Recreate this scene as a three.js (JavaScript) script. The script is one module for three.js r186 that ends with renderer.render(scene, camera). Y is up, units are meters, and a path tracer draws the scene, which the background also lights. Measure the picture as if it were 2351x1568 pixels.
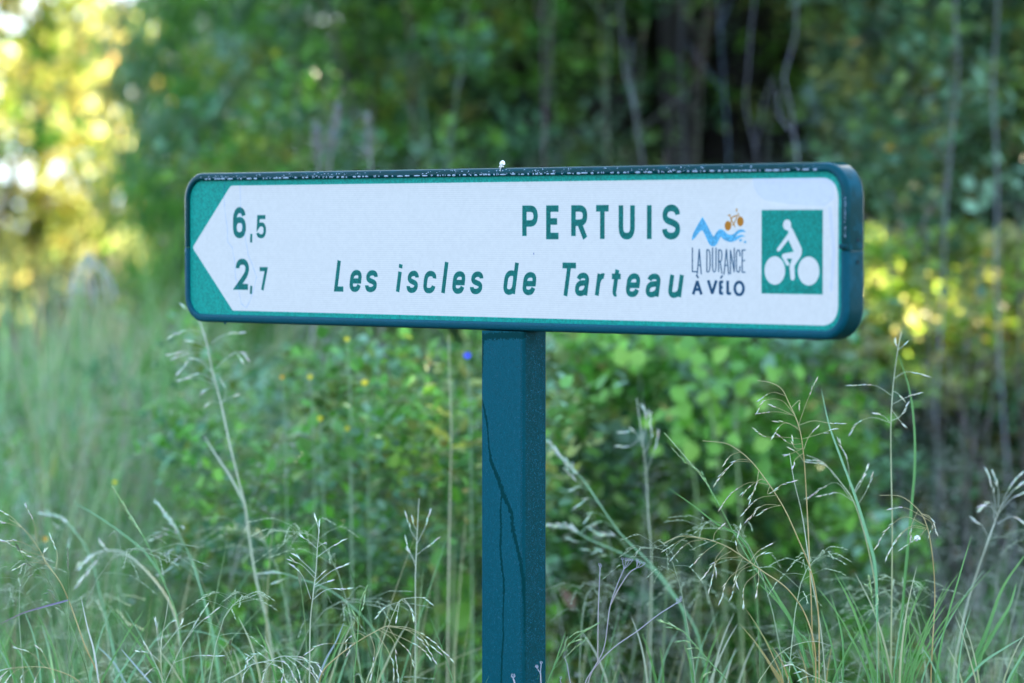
import * as THREE from 'three';
import { RoundedBoxGeometry } from 'three/addons/geometries/RoundedBoxGeometry.js';
import { mergeGeometries } from 'three/addons/utils/BufferGeometryUtils.js';

// ---------------------------------------------------------------- camera, sky, sun, exposure
const scene = new THREE.Scene();
const EYE = new THREE.Vector3(0.0364, 1.25, 4.8206), PITCH = 0.0295, FPX = 8703;   // focal length in pixels of a 2351-wide picture
const camera = new THREE.PerspectiveCamera(2 * Math.atan(784 / FPX) * 180 / Math.PI, 1.5, 0.1, 400);
camera.position.copy(EYE);
camera.rotation.set(-PITCH, 0, 0);
camera.focus = 4.87;
camera.userData.fStop = 3.6;
const SUN = new THREE.Vector3(0.4, 0.40, -0.82).normalize();
{
  const W = 512, H = 256, d = new Float32Array(W * H * 4), v = new THREE.Vector3();
  const hor = [0.43, 0.53, 0.62], zen = [0.20, 0.31, 0.50];
  for (let r = 0; r < H; r++) for (let c = 0; c < W; c++) {
    const up = ((r + 0.5) / H - 0.5) * Math.PI, a = ((c + 0.5) / W - 0.5) * 2 * Math.PI;
    v.set(Math.cos(a) * Math.cos(up), Math.sin(up), Math.sin(a) * Math.cos(up));
    const t = Math.pow(1 - Math.max(0, v.y), 3), cs = Math.max(0, v.dot(SUN)), glow = 0.5 * Math.pow(cs, 6) + 1.2 * Math.pow(cs, 40);
    for (let k = 0; k < 3; k++) {
      const sky = (zen[k] * (1 - t) + hor[k] * t) * 1.0 + glow * [0.9, 0.75, 0.5][k];
      d[(r * W + c) * 4 + k] = v.y < 0 ? [0.06, 0.075, 0.05][k] : sky;
    }
    d[(r * W + c) * 4 + 3] = 1;
  }
  const sky = new THREE.DataTexture(d, W, H, THREE.RGBAFormat, THREE.FloatType);
  sky.mapping = THREE.EquirectangularReflectionMapping;
  sky.magFilter = THREE.LinearFilter; sky.needsUpdate = true;
  scene.background = sky; scene.environment = sky;
}
const sun = new THREE.DirectionalLight(new THREE.Color().setRGB(1, 0.86, 0.60), 5);
sun.position.copy(SUN).multiplyScalar(30); sun.target.position.set(0, 1, -2);
sun.castShadow = true; sun.shadow.mapSize.set(2048, 2048);
Object.assign(sun.shadow.camera, { left: -8, right: 8, top: 8, bottom: -8, near: 1, far: 70 });
scene.add(sun, sun.target);
const renderer = new THREE.WebGLRenderer({ antialias: true });
renderer.setSize(1024, 683);
renderer.toneMapping = THREE.LinearToneMapping;
renderer.toneMappingExposure = 7.2;
renderer.shadowMap.enabled = true;

// ---------------------------------------------------------------- helpers
let seed = 20240607;
const rnd = () => { seed = (seed + 0x6d2b79f5) | 0; let t = Math.imul(seed ^ (seed >>> 15), 1 | seed); t = (t + Math.imul(t ^ (t >>> 7), 61 | t)) ^ t; return ((t ^ (t >>> 14)) >>> 0) / 4294967296; };
const rr = (a, b) => a + (b - a) * rnd();
const gauss = () => (rnd() + rnd() + rnd() + rnd() - 2) * 0.87;
const V = (x, y, z) => new THREE.Vector3(x, y, z);
const lin = (r, g, b) => new THREE.Color().setRGB(r, g, b);
const used = {};
const numbered = (n) => { const k = used[n] = (used[n] ?? -1) + 1; return k ? n + '_' + String(k).padStart(3, '0') : n; };
function tag(o, label, category, group, kind) {
  if (label) o.userData.label = label;
  if (category) o.userData.category = category;
  if (group) o.userData.group = group;
  if (kind) o.userData.kind = kind;
  return o;
}
function thing(name, label, category, pos, group) {
  const o = new THREE.Group(); o.name = numbered(name); scene.add(o);
  if (pos) o.position.copy(pos);
  return tag(o, label, category, group);
}
function part(name, geo, mat, parent) {
  const m = new THREE.Mesh(geo, mat); m.name = numbered(name); m.castShadow = m.receiveShadow = true;
  parent.add(m); return m;
}
// a pixel of the 2351 x 1568 picture at a depth along the camera's axis -> a point of the place
const CP = Math.cos(PITCH), SP = Math.sin(PITCH);
function ray(px, py) { const x = (px - 1175.5) / FPX, y = -(py - 784) / FPX; return V(x, y * CP - SP, -y * SP - CP); }
const at = (px, py, depth) => ray(px, py).multiplyScalar(depth).add(EYE);
// sign axes: u along the board, v up, w out of its face
const YAW = 0.82932, SC = V(0, 1.2253, 0), AU = V(Math.cos(YAW), 0, Math.sin(YAW)), AW = V(-Math.sin(YAW), 0, Math.cos(YAW));
function onSign(px, py, w) { const d = ray(px, py), t = (SC.clone().sub(EYE).dot(AW) + w) / d.dot(AW), q = d.multiplyScalar(t).add(EYE).sub(SC); return [q.dot(AU), q.y]; }

class MB {                                         // collects tubes, leaves and seeds into one indexed geometry with vertex colours
  constructor() { this.p = []; this.c = []; this.i = []; }
  vert(v, c) { this.p.push(v.x, v.y, v.z); this.c.push(c[0], c[1], c[2]); return this.p.length / 3 - 1; }
  tube(pts, r0, r1, c0, c1 = c0, sides = 5, n) {
    const curve = pts.length > 2 ? new THREE.CatmullRomCurve3(pts, false, 'centripetal') : new THREE.LineCurve3(pts[0], pts[1]);
    n ??= Math.max(2, pts.length * 4); let prev;
    for (let k = 0; k <= n; k++) {
      const t = k / n, q = curve.getPoint(t), d = curve.getTangent(t), s = V(0.37, 0.2, 1).cross(d).normalize(), u = d.clone().cross(s), r = r0 + (r1 - r0) * t, ring = [];
      const c = [0, 1, 2].map((j) => c0[j] + (c1[j] - c0[j]) * t);
      for (let m = 0; m < sides; m++) { const a = m / sides * 6.2832; ring.push(this.vert(q.clone().addScaledVector(s, Math.cos(a) * r).addScaledVector(u, Math.sin(a) * r), c)); }
      if (prev) for (let m = 0; m < sides; m++) { const m2 = (m + 1) % sides; this.i.push(prev[m], prev[m2], ring[m], prev[m2], ring[m2], ring[m]); }
      prev = ring;
    }
    return curve;
  }
  blade(pts, w, c0, c1, side) {                    // a grass leaf: a folded strip that narrows to its tip
    const curve = new THREE.CatmullRomCurve3(pts), n = pts.length * 4; let prev;
    for (let k = 0; k <= n; k++) {
      const t = k / n, q = curve.getPoint(t), d = curve.getTangent(t), s = d.clone().cross(side ?? V(0.2, 0, 1)).normalize(), up = s.clone().cross(d), h = w * 0.5 * Math.min(1, 0.55 + t * 2) * Math.pow(1 - t, 0.6) + 0.0001;
      const c = [0, 1, 2].map((j) => c0[j] + (c1[j] - c0[j]) * t);
      const ring = [this.vert(q.clone().addScaledVector(s, -h), c), this.vert(q.clone().addScaledVector(up, -h * 0.5), c), this.vert(q.clone().addScaledVector(s, h), c)];
      if (prev) for (let m = 0; m < 2; m++) this.i.push(prev[m], prev[m + 1], ring[m], prev[m + 1], ring[m + 1], ring[m]);
      prev = ring;
    }
  }
  seed(q, dir, len, r, c0, c1 = c0) {              // a pointed spikelet
    const s = V(0.3, 0.1, 1).cross(dir).normalize(), u = dir.clone().cross(s), a = this.vert(q, c0), b = this.vert(q.clone().addScaledVector(dir, len), c1), R = [];
    for (const [t, f] of [[0.28, 1], [0.62, 0.72]]) { const k = []; for (let m = 0; m < 5; m++) { const g = m * 1.2566; k.push(this.vert(q.clone().addScaledVector(dir, len * t).addScaledVector(s, Math.cos(g) * r * f).addScaledVector(u, Math.sin(g) * r * f), c0)); } R.push(k); }
    for (let m = 0; m < 5; m++) { const n = (m + 1) % 5; this.i.push(a, R[0][m], R[0][n], R[0][m], R[1][m], R[0][n], R[0][n], R[1][m], R[1][n], R[1][m], b, R[1][n]); }
  }
  geo(origin) {
    const g = new THREE.BufferGeometry();
    if (origin) for (let k = 0; k < this.p.length; k += 3) { this.p[k] -= origin.x; this.p[k + 1] -= origin.y; this.p[k + 2] -= origin.z; }
    g.setAttribute('position', new THREE.Float32BufferAttribute(this.p, 3));
    g.setAttribute('color', new THREE.Float32BufferAttribute(this.c, 3));
    g.setIndex(this.i); g.computeVertexNormals(); return g;
  }
}
// smooth value noise
const hash = (x, y, z) => { let h = Math.imul(x, 374761393) ^ Math.imul(y, 668265263) ^ Math.imul(z, 2147483647 - 19); h = Math.imul(h ^ (h >>> 13), 1274126177); return ((h ^ (h >>> 16)) >>> 0) / 4294967296; };
function noise(x, y, z = 0) {
  const a = Math.floor(x), b = Math.floor(y), c = Math.floor(z), f = (t) => t * t * (3 - 2 * t), u = f(x - a), v = f(y - b), w = f(z - c), L = (p, q, t) => p + (q - p) * t;
  const n = (i, j, k) => hash(a + i, b + j, c + k);
  return L(L(L(n(0, 0, 0), n(1, 0, 0), u), L(n(0, 1, 0), n(1, 1, 0), u), v), L(L(n(0, 0, 1), n(1, 0, 1), u), L(n(0, 1, 1), n(1, 1, 1), u), v), w);
}
function texture(w, h, f, srgb) {                  // f(x, y) -> [r, g, b] in 0..1
  const d = new Uint8Array(w * h * 4);
  for (let y = 0; y < h; y++) for (let x = 0; x < w; x++) { const c = f(x, y), k = (y * w + x) * 4; for (let j = 0; j < 3; j++) d[k + j] = Math.max(0, Math.min(255, Math.round(c[j] * 255))); d[k + 3] = 255; }
  const t = new THREE.DataTexture(d, w, h); t.magFilter = THREE.LinearFilter; t.wrapS = t.wrapT = THREE.RepeatWrapping; t.needsUpdate = true;
  if (srgb) t.colorSpace = THREE.SRGBColorSpace;
  return t;
}
const ground = (x, z) => { const t = Math.min(1, Math.max(0, (-z - 0.5) / 3.6)); return 0.24 * t * t * (3 - 2 * t) + 0.03 * (noise(x * 2.3 + 9, z * 2.3) - 0.5); };

// ---------------------------------------------------------------- materials
const leafy = (o = {}) => new THREE.MeshPhysicalMaterial({ color: 0xffffff, roughness: 1, transmission: 0.32, thickness: 0, clearcoat: 0.35, clearcoatRoughness: 0.3, specularIntensity: 0.3, side: THREE.DoubleSide, ...o });
const M = {
  leaf: leafy(), softLeaf: leafy({ clearcoat: 0.2, clearcoatRoughness: 0.5 }), sunLeaf: leafy({ transmission: 0.7, clearcoat: 0.2 }), ivyLeaf: leafy({ clearcoat: 0.6, clearcoatRoughness: 0.25 }),
  grass: leafy({ transmission: 0.3, clearcoat: 0.12, clearcoatRoughness: 0.4, specularIntensity: 0.2 }),
  stalk: new THREE.MeshPhysicalMaterial({ vertexColors: true, roughness: 0.62, clearcoat: 0.25, clearcoatRoughness: 0.4, side: THREE.DoubleSide }),
  bladeColor: leafy({ vertexColors: true, transmission: 0.3, clearcoat: 0.5, clearcoatRoughness: 0.4 }),
  bark: new THREE.MeshStandardMaterial({ vertexColors: true, roughness: 0.9 }),
};

// ---------------------------------------------------------------- ground
{
  const N = 120, g = new THREE.PlaneGeometry(1, 1, N, N), p = g.attributes.position, uv = g.attributes.uv;
  for (let k = 0; k < p.count; k++) {
    const s = (q) => Math.sign(q) * (Math.abs(q) * 2 * 6 + Math.pow(Math.abs(q) * 2, 6) * 180);
    const x = s(p.getX(k)), z = -s(p.getY(k));
    p.setXYZ(k, x, Math.abs(x) + Math.abs(z) < 30 ? ground(x, z) : 0.23 * (z < 0), z); uv.setXY(k, x, z);
  }
  g.computeVertexNormals();
  const t = texture(256, 256, (x, y) => { const a = noise(x / 32, y / 32, 3), b = noise(x / 5, y / 5, 7), c = hash(x, y, 1); const s = 0.35 + 0.4 * a + 0.35 * b * c; return [0.20 * s, 0.19 * s + 0.04 * a, 0.11 * s]; }, true);
  const m = part('ground', g, new THREE.MeshStandardMaterial({ map: t, roughness: 0.95 }), scene);
  tag(m, 'grassy earth under the sign and the tall grass', null, null, 'structure');
}

// ---------------------------------------------------------------- the sign
const BW = 1.2486, BH = 0.2064, BD = 0.0303, BR = 0.038;
const sign = thing('direction_sign', 'green framed white arrow signpost giving cycling distances in tall grass', 'signpost', V(SC.x, 0, SC.z));
sign.rotation.y = -YAW;
const SY = SC.y;                                   // children: x along the board, y up, z out of its face
// outline of the board, inset by o; a in 0..1 runs anticlockwise from the middle of the right side
function outline(o, n = 10) {
  const hw = BW / 2 - o, hh = BH / 2 - o, r = Math.max(0.004, BR - o), pts = [];
  const arc = (cx, cy, a0) => { for (let k = 0; k <= n; k++) { const a = a0 + k / n * Math.PI / 2; pts.push([cx + Math.cos(a) * r, cy + Math.sin(a) * r]); } };
  pts.push([hw, 0.0004]); arc(hw - r, hh - r, 0);
  for (let k = 1; k < 24; k++) pts.push([hw - r - (2 * (hw - r)) * k / 24, hh]);
  arc(-hw + r, hh - r, Math.PI / 2); pts.push([-hw, 0.0004]);
  return pts;                                       // the upper half; the lower half is its mirror image
}
// [inset, w]: back edge, side, rounded shoulder, sloping lip, inner wall
const PROFILE = [[0.004, -BD], [0.0008, -BD + 0.0012], [0, -BD + 0.004], [0, -0.0068], [0.0007, -0.0034], [0.0022, -0.0014], [0.0045, -0.0003], [0.0075, 0], [0.0098, -0.0004], [0.0108, -0.0016], [0.0112, -0.0056]];
function frameHalf(sgn) {
  const rows = PROFILE.map(([o, w]) => outline(o).map(([x, y]) => [x, y * sgn, w])), P = [], I = [], U = [], n = rows[0].length;
  let run = 0; const lens = PROFILE.map((q, k) => (run += k ? Math.hypot(q[0] - PROFILE[k - 1][0], q[1] - PROFILE[k - 1][1]) : 0));
  rows.forEach((row, j) => { let s = 0; row.forEach(([x, y, w], k) => { if (k) s += Math.hypot(x - row[k - 1][0], y - row[k - 1][1]); P.push(x, y, w); U.push(s, lens[j]); }); });
  for (let j = 0; j < rows.length - 1; j++) for (let k = 0; k < n - 1; k++) {
    const a = j * n + k, b = a + 1, c = a + n, d = c + 1;
    sgn > 0 ? I.push(a, b, c, b, d, c) : I.push(a, c, b, b, c, d);
  }
  const g = new THREE.BufferGeometry();
  g.setAttribute('position', new THREE.Float32BufferAttribute(P, 3)); g.setAttribute('uv', new THREE.Float32BufferAttribute(U, 2)); g.setIndex(I); g.computeVertexNormals();
  return g.translate(0, SY, 0);
}
// beads of dew as height: small caps scattered over a tile of 60 mm
function dewTile(n, size, r0, r1) {
  const h = new Float32Array(size * size), s0 = seed; seed = 77 + n;
  for (let k = 0; k < n; k++) {
    const cx = rnd() * size, cy = rnd() * size, r = r0 + (r1 - r0) * Math.pow(rnd(), 2.5), R = Math.ceil(r);
    for (let y = -R; y <= R; y++) for (let x = -R; x <= R; x++) { const q = 1 - (x * x + y * y) / (r * r); if (q > 0) { const i = (((cy + y) | 0) + size) % size * size + (((cx + x) | 0) + size) % size; h[i] = Math.max(h[i], Math.sqrt(q) * r / r1); } }
  }
  seed = s0; return (x, y) => h[(y % size) * size + x % size];
}
const dewFine = dewTile(9000, 512, 1.6, 7);
const dewBump = texture(512, 512, (x, y) => { const v = dewFine(x, y); return [v, v, v]; });
dewBump.repeat.set(1 / 0.06, 1 / 0.06);
const PAINT = [0.001, 0.033, 0.035], DEW_SKY = [0.0005, 0.068, 0.090];  // bare paint; dew over it, with the reflected blue sky mixed into the colour
// over a half frame: s runs from the right joint round to the left one, v from the back edge over the side (to 0.027) to the lip
const FS = 1.45, FV = 0.045, srgb = (l) => l <= 0.0031308 ? l * 12.92 : 1.055 * Math.pow(l, 1 / 2.4) - 0.055;
const frameMap = (dew) => { const t = texture(1450, 64, (x, y) => { const k = dew(x / 1450 * FS, y / 64 * FV), q = k * (0.65 + 0.4 * hash(x, y, 2) + 0.3 * noise(x / 3, y / 3, 5)); return PAINT.map((p, j) => srgb(Math.max(0.001, p + ([0.002, 0.064, 0.090][j] - p) * Math.min(1.4, q)))); }, true); t.repeat.set(1 / FS, 1 / FV); return t; };  // blends paint towards dew plus the sky blue painted into it
const step = (a, b, x) => { const t = Math.max(0, Math.min(1, (x - a) / (b - a))); return t * t * (3 - 2 * t); };
const frameDewSky = new THREE.MeshPhysicalMaterial({ map: frameMap((s, v) => v > 0.027 ? 0.95 : (0.15 + 0.75 * step(0.075, 0.02, s) * noise(s * 160, v * 160, 1) * 1.4)), roughness: 0.42, bumpMap: dewBump, bumpScale: 0.0002, specularIntensity: 0.14 });
const frameWetSheen = new THREE.MeshPhysicalMaterial({ map: frameMap((s, v) => v > 0.027 ? 0.30 * step(0.5, 0.8, noise(s * 60, v * 300, 7)) + 0.5 * step(0.03, 0.06, s) * step(0.16, 0.11, s) : step(0.045, 0.075, s) * step(0.125, 0.10, s) * step(0.002, 0.01, v) * (0.3 + 0.9 * noise(s * 140, v * 140, 4)) + 0.5 * step(0.05, 0.02, s) * step(0.45, 0.7, noise(s * 200, v * 200, 6))), roughness: 0.12, specularIntensity: 0.12 });  // patch at the right corner paints a blue sky sheen onto the dew
const upper = part('upper_frame', frameHalf(1), frameWetSheen, sign); tag(upper, 'upper half of the dark green frame, wet with large water drops');
const lower = part('lower_frame', frameHalf(-1), frameDewSky, sign); tag(lower, 'lower half of the green frame, misted with fine dew');
{
  const s = new THREE.Shape(), o = outline(0.003), q = [...o, ...o.slice().reverse().map(([x, y]) => [x, -y])];
  q.forEach(([x, y], k) => k ? s.lineTo(x, y) : s.moveTo(x, y));
  part('back_plate', new THREE.ExtrudeGeometry(s, { depth: 0.002, bevelEnabled: false }).translate(0, SY, -BD + 0.0018), frameDewSky, sign);
  part('joint_clip', new RoundedBoxGeometry(0.011, 0.0055, 0.008, 3, 0.0022).translate(BW / 2 - 0.0062, SY + 0.0052, -0.001), frameDewSky, sign);
  const seamM = new THREE.MeshStandardMaterial({ color: lin(0.01, 0.05, 0.055), roughness: 0.5 });
  part('joint_seam', new THREE.BoxGeometry(0.0012, 0.0012, BD - 0.010).translate(BW / 2 - 0.0001, SY, -BD / 2 - 0.0015), seamM, sign);
  for (const v of [0.0125, -0.0125]) {
    const ring = new THREE.TorusGeometry(0.0022, 0.0008, 6, 14).rotateY(Math.PI / 2).translate(BW / 2 + 0.0001, SY + v, -0.018);
    const hole = part('rivet', ring, frameDewSky, sign);
    part('rivet_hole_shade', new THREE.CylinderGeometry(0.0019, 0.0019, 0.0012, 12).rotateZ(Math.PI / 2).translate(BW / 2 - 0.0002, SY + v, -0.018), new THREE.MeshStandardMaterial({ color: lin(0.004, 0.006, 0.007), roughness: 0.8 }), hole);  // solid dark disc painted in for the shade inside the hole
  }
}
// the printed face
{
  const CW = 2048, X0 = -0.6135, X1 = 0.6135, Y1 = 0.0925, S = CW / ((X1 - X0) * 1000), CH = Math.round(2 * Y1 * 1000 * S);
  const cv = document.createElement('canvas'); cv.width = CW; cv.height = CH; const c = cv.getContext('2d');
  const toMM = () => c.setTransform(S, 0, 0, -S, -X0 * 1000 * S, CH / 2);            // millimetres from the middle of the board, y up
  const css = (r, g, b) => '#' + new THREE.Color().setRGB(r, g, b).getHexString();
  const GREEN = css(0.0018, 0.2359, 0.1825), LETTER = css(0.0009, 0.1157, 0.0979), WHITE = css(0.5785, 0.5474, 0.5117), NAVY = css(0.0071, 0.0490, 0.1024), SKYB = css(0.0801, 0.3115, 0.4628), OCHRE = css(0.3738, 0.1379, 0.0107);
  toMM(); c.fillStyle = GREEN; c.fillRect(-620, -100, 1240, 200);
  // lozenge of white that ends in an arrow on the left
  c.fillStyle = WHITE; c.beginPath();
  c.moveTo(-605, 3); c.lineTo(-525, 82.5); c.quadraticCurveTo(-522.4, 85.2, -518, 85.2); c.lineTo(580, 85); c.quadraticCurveTo(607.1, 85, 607.1, 58); c.lineTo(607.1, -60); c.quadraticCurveTo(607.1, -86.6, 580, -86.6); c.lineTo(-516, -86.6); c.quadraticCurveTo(-519, -86.6, -521, -84); c.lineTo(-605, -3.4); c.quadraticCurveTo(-608.2, -0.2, -605, 3); c.fill();
  // letters: centre lines in a unit box, drawn with a pen
  const GL = {
    P: 'M0 0L0 1L.5 1C.86 1 1 .9 1 .73C1 .55 .86 .46 .5 .46L0 .46', E: 'M1 1L0 1L0 0L1 0M0 .53L.86 .53', R: 'M0 0L0 1L.5 1C.86 1 1 .9 1 .74C1 .57 .86 .48 .5 .48L0 .48M.5 .48L1.02 -.08',
    T: 'M-.1 1L1.1 1M.5 1L.5 -.1', U: 'M0 1.1L0 .33C0 .08 .2 0 .5 0C.8 0 1 .08 1 .33L1 1.1', I: 'M.5 -.1L.5 1.1', S: 'M1 .76C.95 .93 .76 1 .52 1C.2 1 .03 .88 .03 .74C.03 .57 .3 .54 .5 .5C.78 .44 1 .42 1 .25C1 .08 .76 0 .5 0C.22 0 .04 .08 0 .25',
    L: 'M0 1.1L0 0L1.1 0', A: 'M-.05 -.12L.5 1.04L1.05 -.12M.2 .3L.8 .3', D: 'M0 0L0 1L.42 1C.85 1 1 .86 1 .62L1 .38C1 .14 .85 0 .42 0Z', N: 'M0 -.1L0 1L1 0L1 1.1', C: 'M1 .72C1 .9 .8 1 .5 1C.15 1 0 .88 0 .68L0 .32C0 .12 .15 0 .5 0C.8 0 1 .1 1 .28', V: 'M-.05 1.12L.5 -.02L1.05 1.12',
    O: 'M.5 1C.15 1 0 .76 0 .5C0 .24 .15 0 .5 0C.85 0 1 .24 1 .5C1 .76 .85 1 .5 1Z',
    e: 'M0 .5L1 .5L1 .68C1 .9 .82 1 .52 1C.2 1 0 .88 0 .66L0 .34C0 .12 .2 0 .5 0C.76 0 .95 .08 1 .26', s: 'M1 .76C.94 .93 .76 1 .52 1C.2 1 .03 .88 .03 .74C.03 .57 .3 .54 .5 .5C.78 .44 1 .42 1 .25C1 .08 .76 0 .5 0C.22 0 .04 .08 0 .25',
    i: 'M.5 -.1L.5 1.08M.5 1.3L.5 1.52', c: 'M1 .72C.98 .9 .8 1 .5 1C.18 1 0 .88 0 .66L0 .34C0 .12 .18 0 .5 0C.8 0 .98 .1 1 .28', l: 'M.5 -.08L.5 1.08', d: 'M1 .42C1 .66 .82 .7 .52 .7C.2 .7 0 .6 0 .46L0 .22C0 .08 .2 0 .5 0C.82 0 1 .1 1 .22M1 -.06L1 1.08',
    a: 'M.04 .8C.1 .94 .28 1 .5 1C.86 1 1 .88 1 .68L1 -.1M1 .6L.5 .58C.15 .57 0 .45 0 .28C0 .1 .15 0 .42 0C.75 0 1 .12 1 .32', r: 'M.1 -.1L.1 1.1M.1 .6C.2 .86 .5 1.04 1.02 .97', t: 'M.45 1.34L.42 .28C.42 .06 .55 -.01 1 .02M-.75 .97L1.55 .97', u: 'M0 1.1L0 .33C0 .1 .16 0 .42 0C.78 0 1 .14 1 .36M1 1.1L1 -.1',
    6: 'M.97 .78C.9 .94 .72 1 .52 1C.16 1 0 .8 0 .55L0 .32C0 .1 .2 0 .5 0C.8 0 1 .11 1 .31C1 .52 .8 .61 .5 .61C.2 .61 0 .5 0 .32', 5: 'M1.1 1L.1 1L.04 .50C.2 .60 .36 .62 .5 .62C.86 .62 1 .5 1 .31C1 .1 .8 0 .48 0C.22 0 .03 .06 -.04 .17',
    2: 'M.02 .74C.02 .92 .22 1 .5 1C.8 1 1 .9 1 .72C1 .5 .62 .34 .02 0L1.08 0', 7: 'M-.06 1L1 1L.36 -.1', ',': 'M.8 1.3L.25 -.35',
  };
  const path = (d, f) => { c.beginPath(); for (const s of d.match(/[MLCZ][^MLCZ]*/g)) { const n = (s.slice(1).match(/-?[\d.]+/g) ?? []).map(Number), q = []; for (let k = 0; k < n.length; k += 2) q.push(...f(n[k], n[k + 1])); ({ M: () => c.moveTo(...q), L: () => c.lineTo(...q), C: () => c.bezierCurveTo(...q), Z: () => c.closePath() })[s[0]](); } };
  function glyph(ch, x0, x1, y0, y1, pen, slant = 0, cap = 'butt') {
    c.lineWidth = pen; c.lineCap = cap; c.lineJoin = 'miter'; const h = pen / 2;
    path(GL[ch], (x, y) => { const Y = y0 + h + y * (y1 - y0 - pen); return [x0 + h + x * (x1 - x0 - pen) + (Y - y0) * slant, Y]; });
    c.stroke();
  }
  c.strokeStyle = LETTER;
  for (const [ch, a, b] of [['P', 68.7, 97.3], ['E', 112.8, 139.3], ['R', 158.4, 187.1], ['T', 200.8, 227.4], ['U', 242.9, 271.1], ['I', 292, 300.6], ['S', 318.5, 349.1]]) glyph(ch, a, b, 12.8, 55, 8.0);
  // second line, leaning to the right; x is where each letter stands on the base line
  for (const [ch, a, b, cap] of [['L', -301.5, -280.5, 1], ['e', -271, -247.8], ['s', -239, -215.2], ['i', -175.8, -167.8], ['s', -155.5, -133.2], ['c', -122.5, -98.8], ['l', -86.2, -78.4, 1], ['e', -66, -42.6], ['s', -31.6, -8.2], ['d', 31.5, 54.8, 1], ['e', 67.4, 91], ['T', 134.3, 161.5, 1], ['a', 163.6, 186.8], ['r', 199.6, 216], ['t', 228, 241.6], ['e', 254, 277], ['a', 288.6, 312.2], ['u', 327.4, 350.6]])
    glyph(ch, a, b, -57.7, cap ? -16.4 : -28.6, 6.9, 0.185);
  glyph('6', -517.4, -488.9, 12.9, 55.6, 8.2); glyph('5', -465.8, -445.2, 12.9, 44.5, 5.4); glyph(',', -480.4, -474.6, 7.4, 19, 4.6);
  glyph('2', -511.8, -482.4, -57.6, -15.2, 8); glyph('7', -461, -442.2, -57.6, -26.4, 5.4); glyph(',', -481, -475, -63, -51.8, 4.6);
  // river emblem, in the pixels of an enlarged view, turned to millimetres
  const EM = 0.10525, EN = 0.0766; const emblem = () => { toMM(); c.transform(EM, 0, 0, -EN, 369.1 - 98 * EM, 1.3 + 770 * EN); };
  emblem(); c.fillStyle = SKYB; c.beginPath();
  c.moveTo(98, 632); c.bezierCurveTo(100, 540, 130, 490, 265, 266); c.bezierCurveTo(330, 350, 380, 480, 445, 578); c.bezierCurveTo(490, 500, 520, 455, 565, 456); c.bezierCurveTo(620, 465, 640, 545, 715, 545); c.bezierCurveTo(790, 540, 800, 462, 880, 460); c.bezierCurveTo(920, 460, 940, 480, 952, 505); c.bezierCurveTo(900, 490, 830, 510, 785, 580); c.bezierCurveTo(840, 545, 900, 525, 942, 576); c.bezierCurveTo(860, 550, 830, 650, 710, 655); c.bezierCurveTo(640, 650, 600, 620, 562, 572); c.bezierCurveTo(520, 620, 505, 725, 440, 727); c.bezierCurveTo(350, 720, 340, 580, 268, 476); c.bezierCurveTo(205, 480, 190, 580, 98, 632); c.fill();
  for (const [x, y, a, b] of [[870, 630, 22, 19], [940, 655, 20, 17]]) { c.beginPath(); c.ellipse(x, y, a, b, -0.4, 0, 7); c.fill(); }
  c.fillStyle = c.strokeStyle = OCHRE; c.lineCap = c.lineJoin = 'round';
  for (const [x, y] of [[671, 404], [866, 337]]) { c.beginPath(); c.ellipse(x, y, 51, 74, 0, 0, 7); c.fill(); }
  const pen = (w, ...p) => { c.lineWidth = w; c.beginPath(); p.forEach(([x, y], k) => k ? c.lineTo(x, y) : c.moveTo(x, y)); c.stroke(); };
  pen(16, [675, 243], [705, 237]); pen(13, [705, 255], [722, 305], [770, 395], [782, 420]); pen(17, [722, 300], [745, 268], [815, 243]); pen(13, [818, 245], [760, 395]); pen(11, [722, 330], [712, 395], [760, 385]); pen(12, [830, 212], [848, 262], [866, 337]); pen(10, [818, 140], [800, 148], [800, 158], [818, 164], [812, 180], [797, 182]);
  c.strokeStyle = NAVY; const up = (ch, a, b, t, l, w) => { c.lineWidth = w; c.lineCap = 'butt'; c.lineJoin = 'bevel'; path(GL[ch], (x, y) => [a + w / 2 + x * (b - a - w), l - w / 2 - y * (l - t - w)]); c.stroke(); };
  for (const [ch, a, b] of [['L', 98, 185], ['A', 180, 255], ['D', 330, 398], ['U', 420, 492], ['R', 517, 585], ['A', 605, 690], ['N', 703, 780], ['C', 797, 870], ['E', 887, 957]]) up(ch, a, b, 772, 1131, 17);
  for (const [ch, a, b] of [['A', 105, 268], ['V', 345, 505], ['E', 530, 618], ['L', 648, 738]]) up(ch, a, b, 1256, 1478, 42);
  c.lineWidth = 42; c.beginPath(); c.ellipse(849, 1375, 68, 99, 0, 0, 7); c.stroke();
  pen(26, [170, 1172], [205, 1222]); pen(26, [588, 1176], [556, 1222]);
  // the cyclist on a green square, in the pixels of another enlarged view
  toMM(); c.transform(0.1991, 0, 0, -0.1464, 484.7 - 973 * 0.1991, 47.7 + 443 * 0.1464);
  c.fillStyle = css(0.0018, 0.1913, 0.1469); c.fillRect(973, 443, 492, 670);
  c.fillStyle = WHITE; for (const [x, y, a, b] of [[1180, 562, 33, 44], [1081, 928, 84, 115], [1353, 929, 86, 116]]) { c.beginPath(); c.ellipse(x, y, a, b, 0, 0, 7); c.fill(); }
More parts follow.
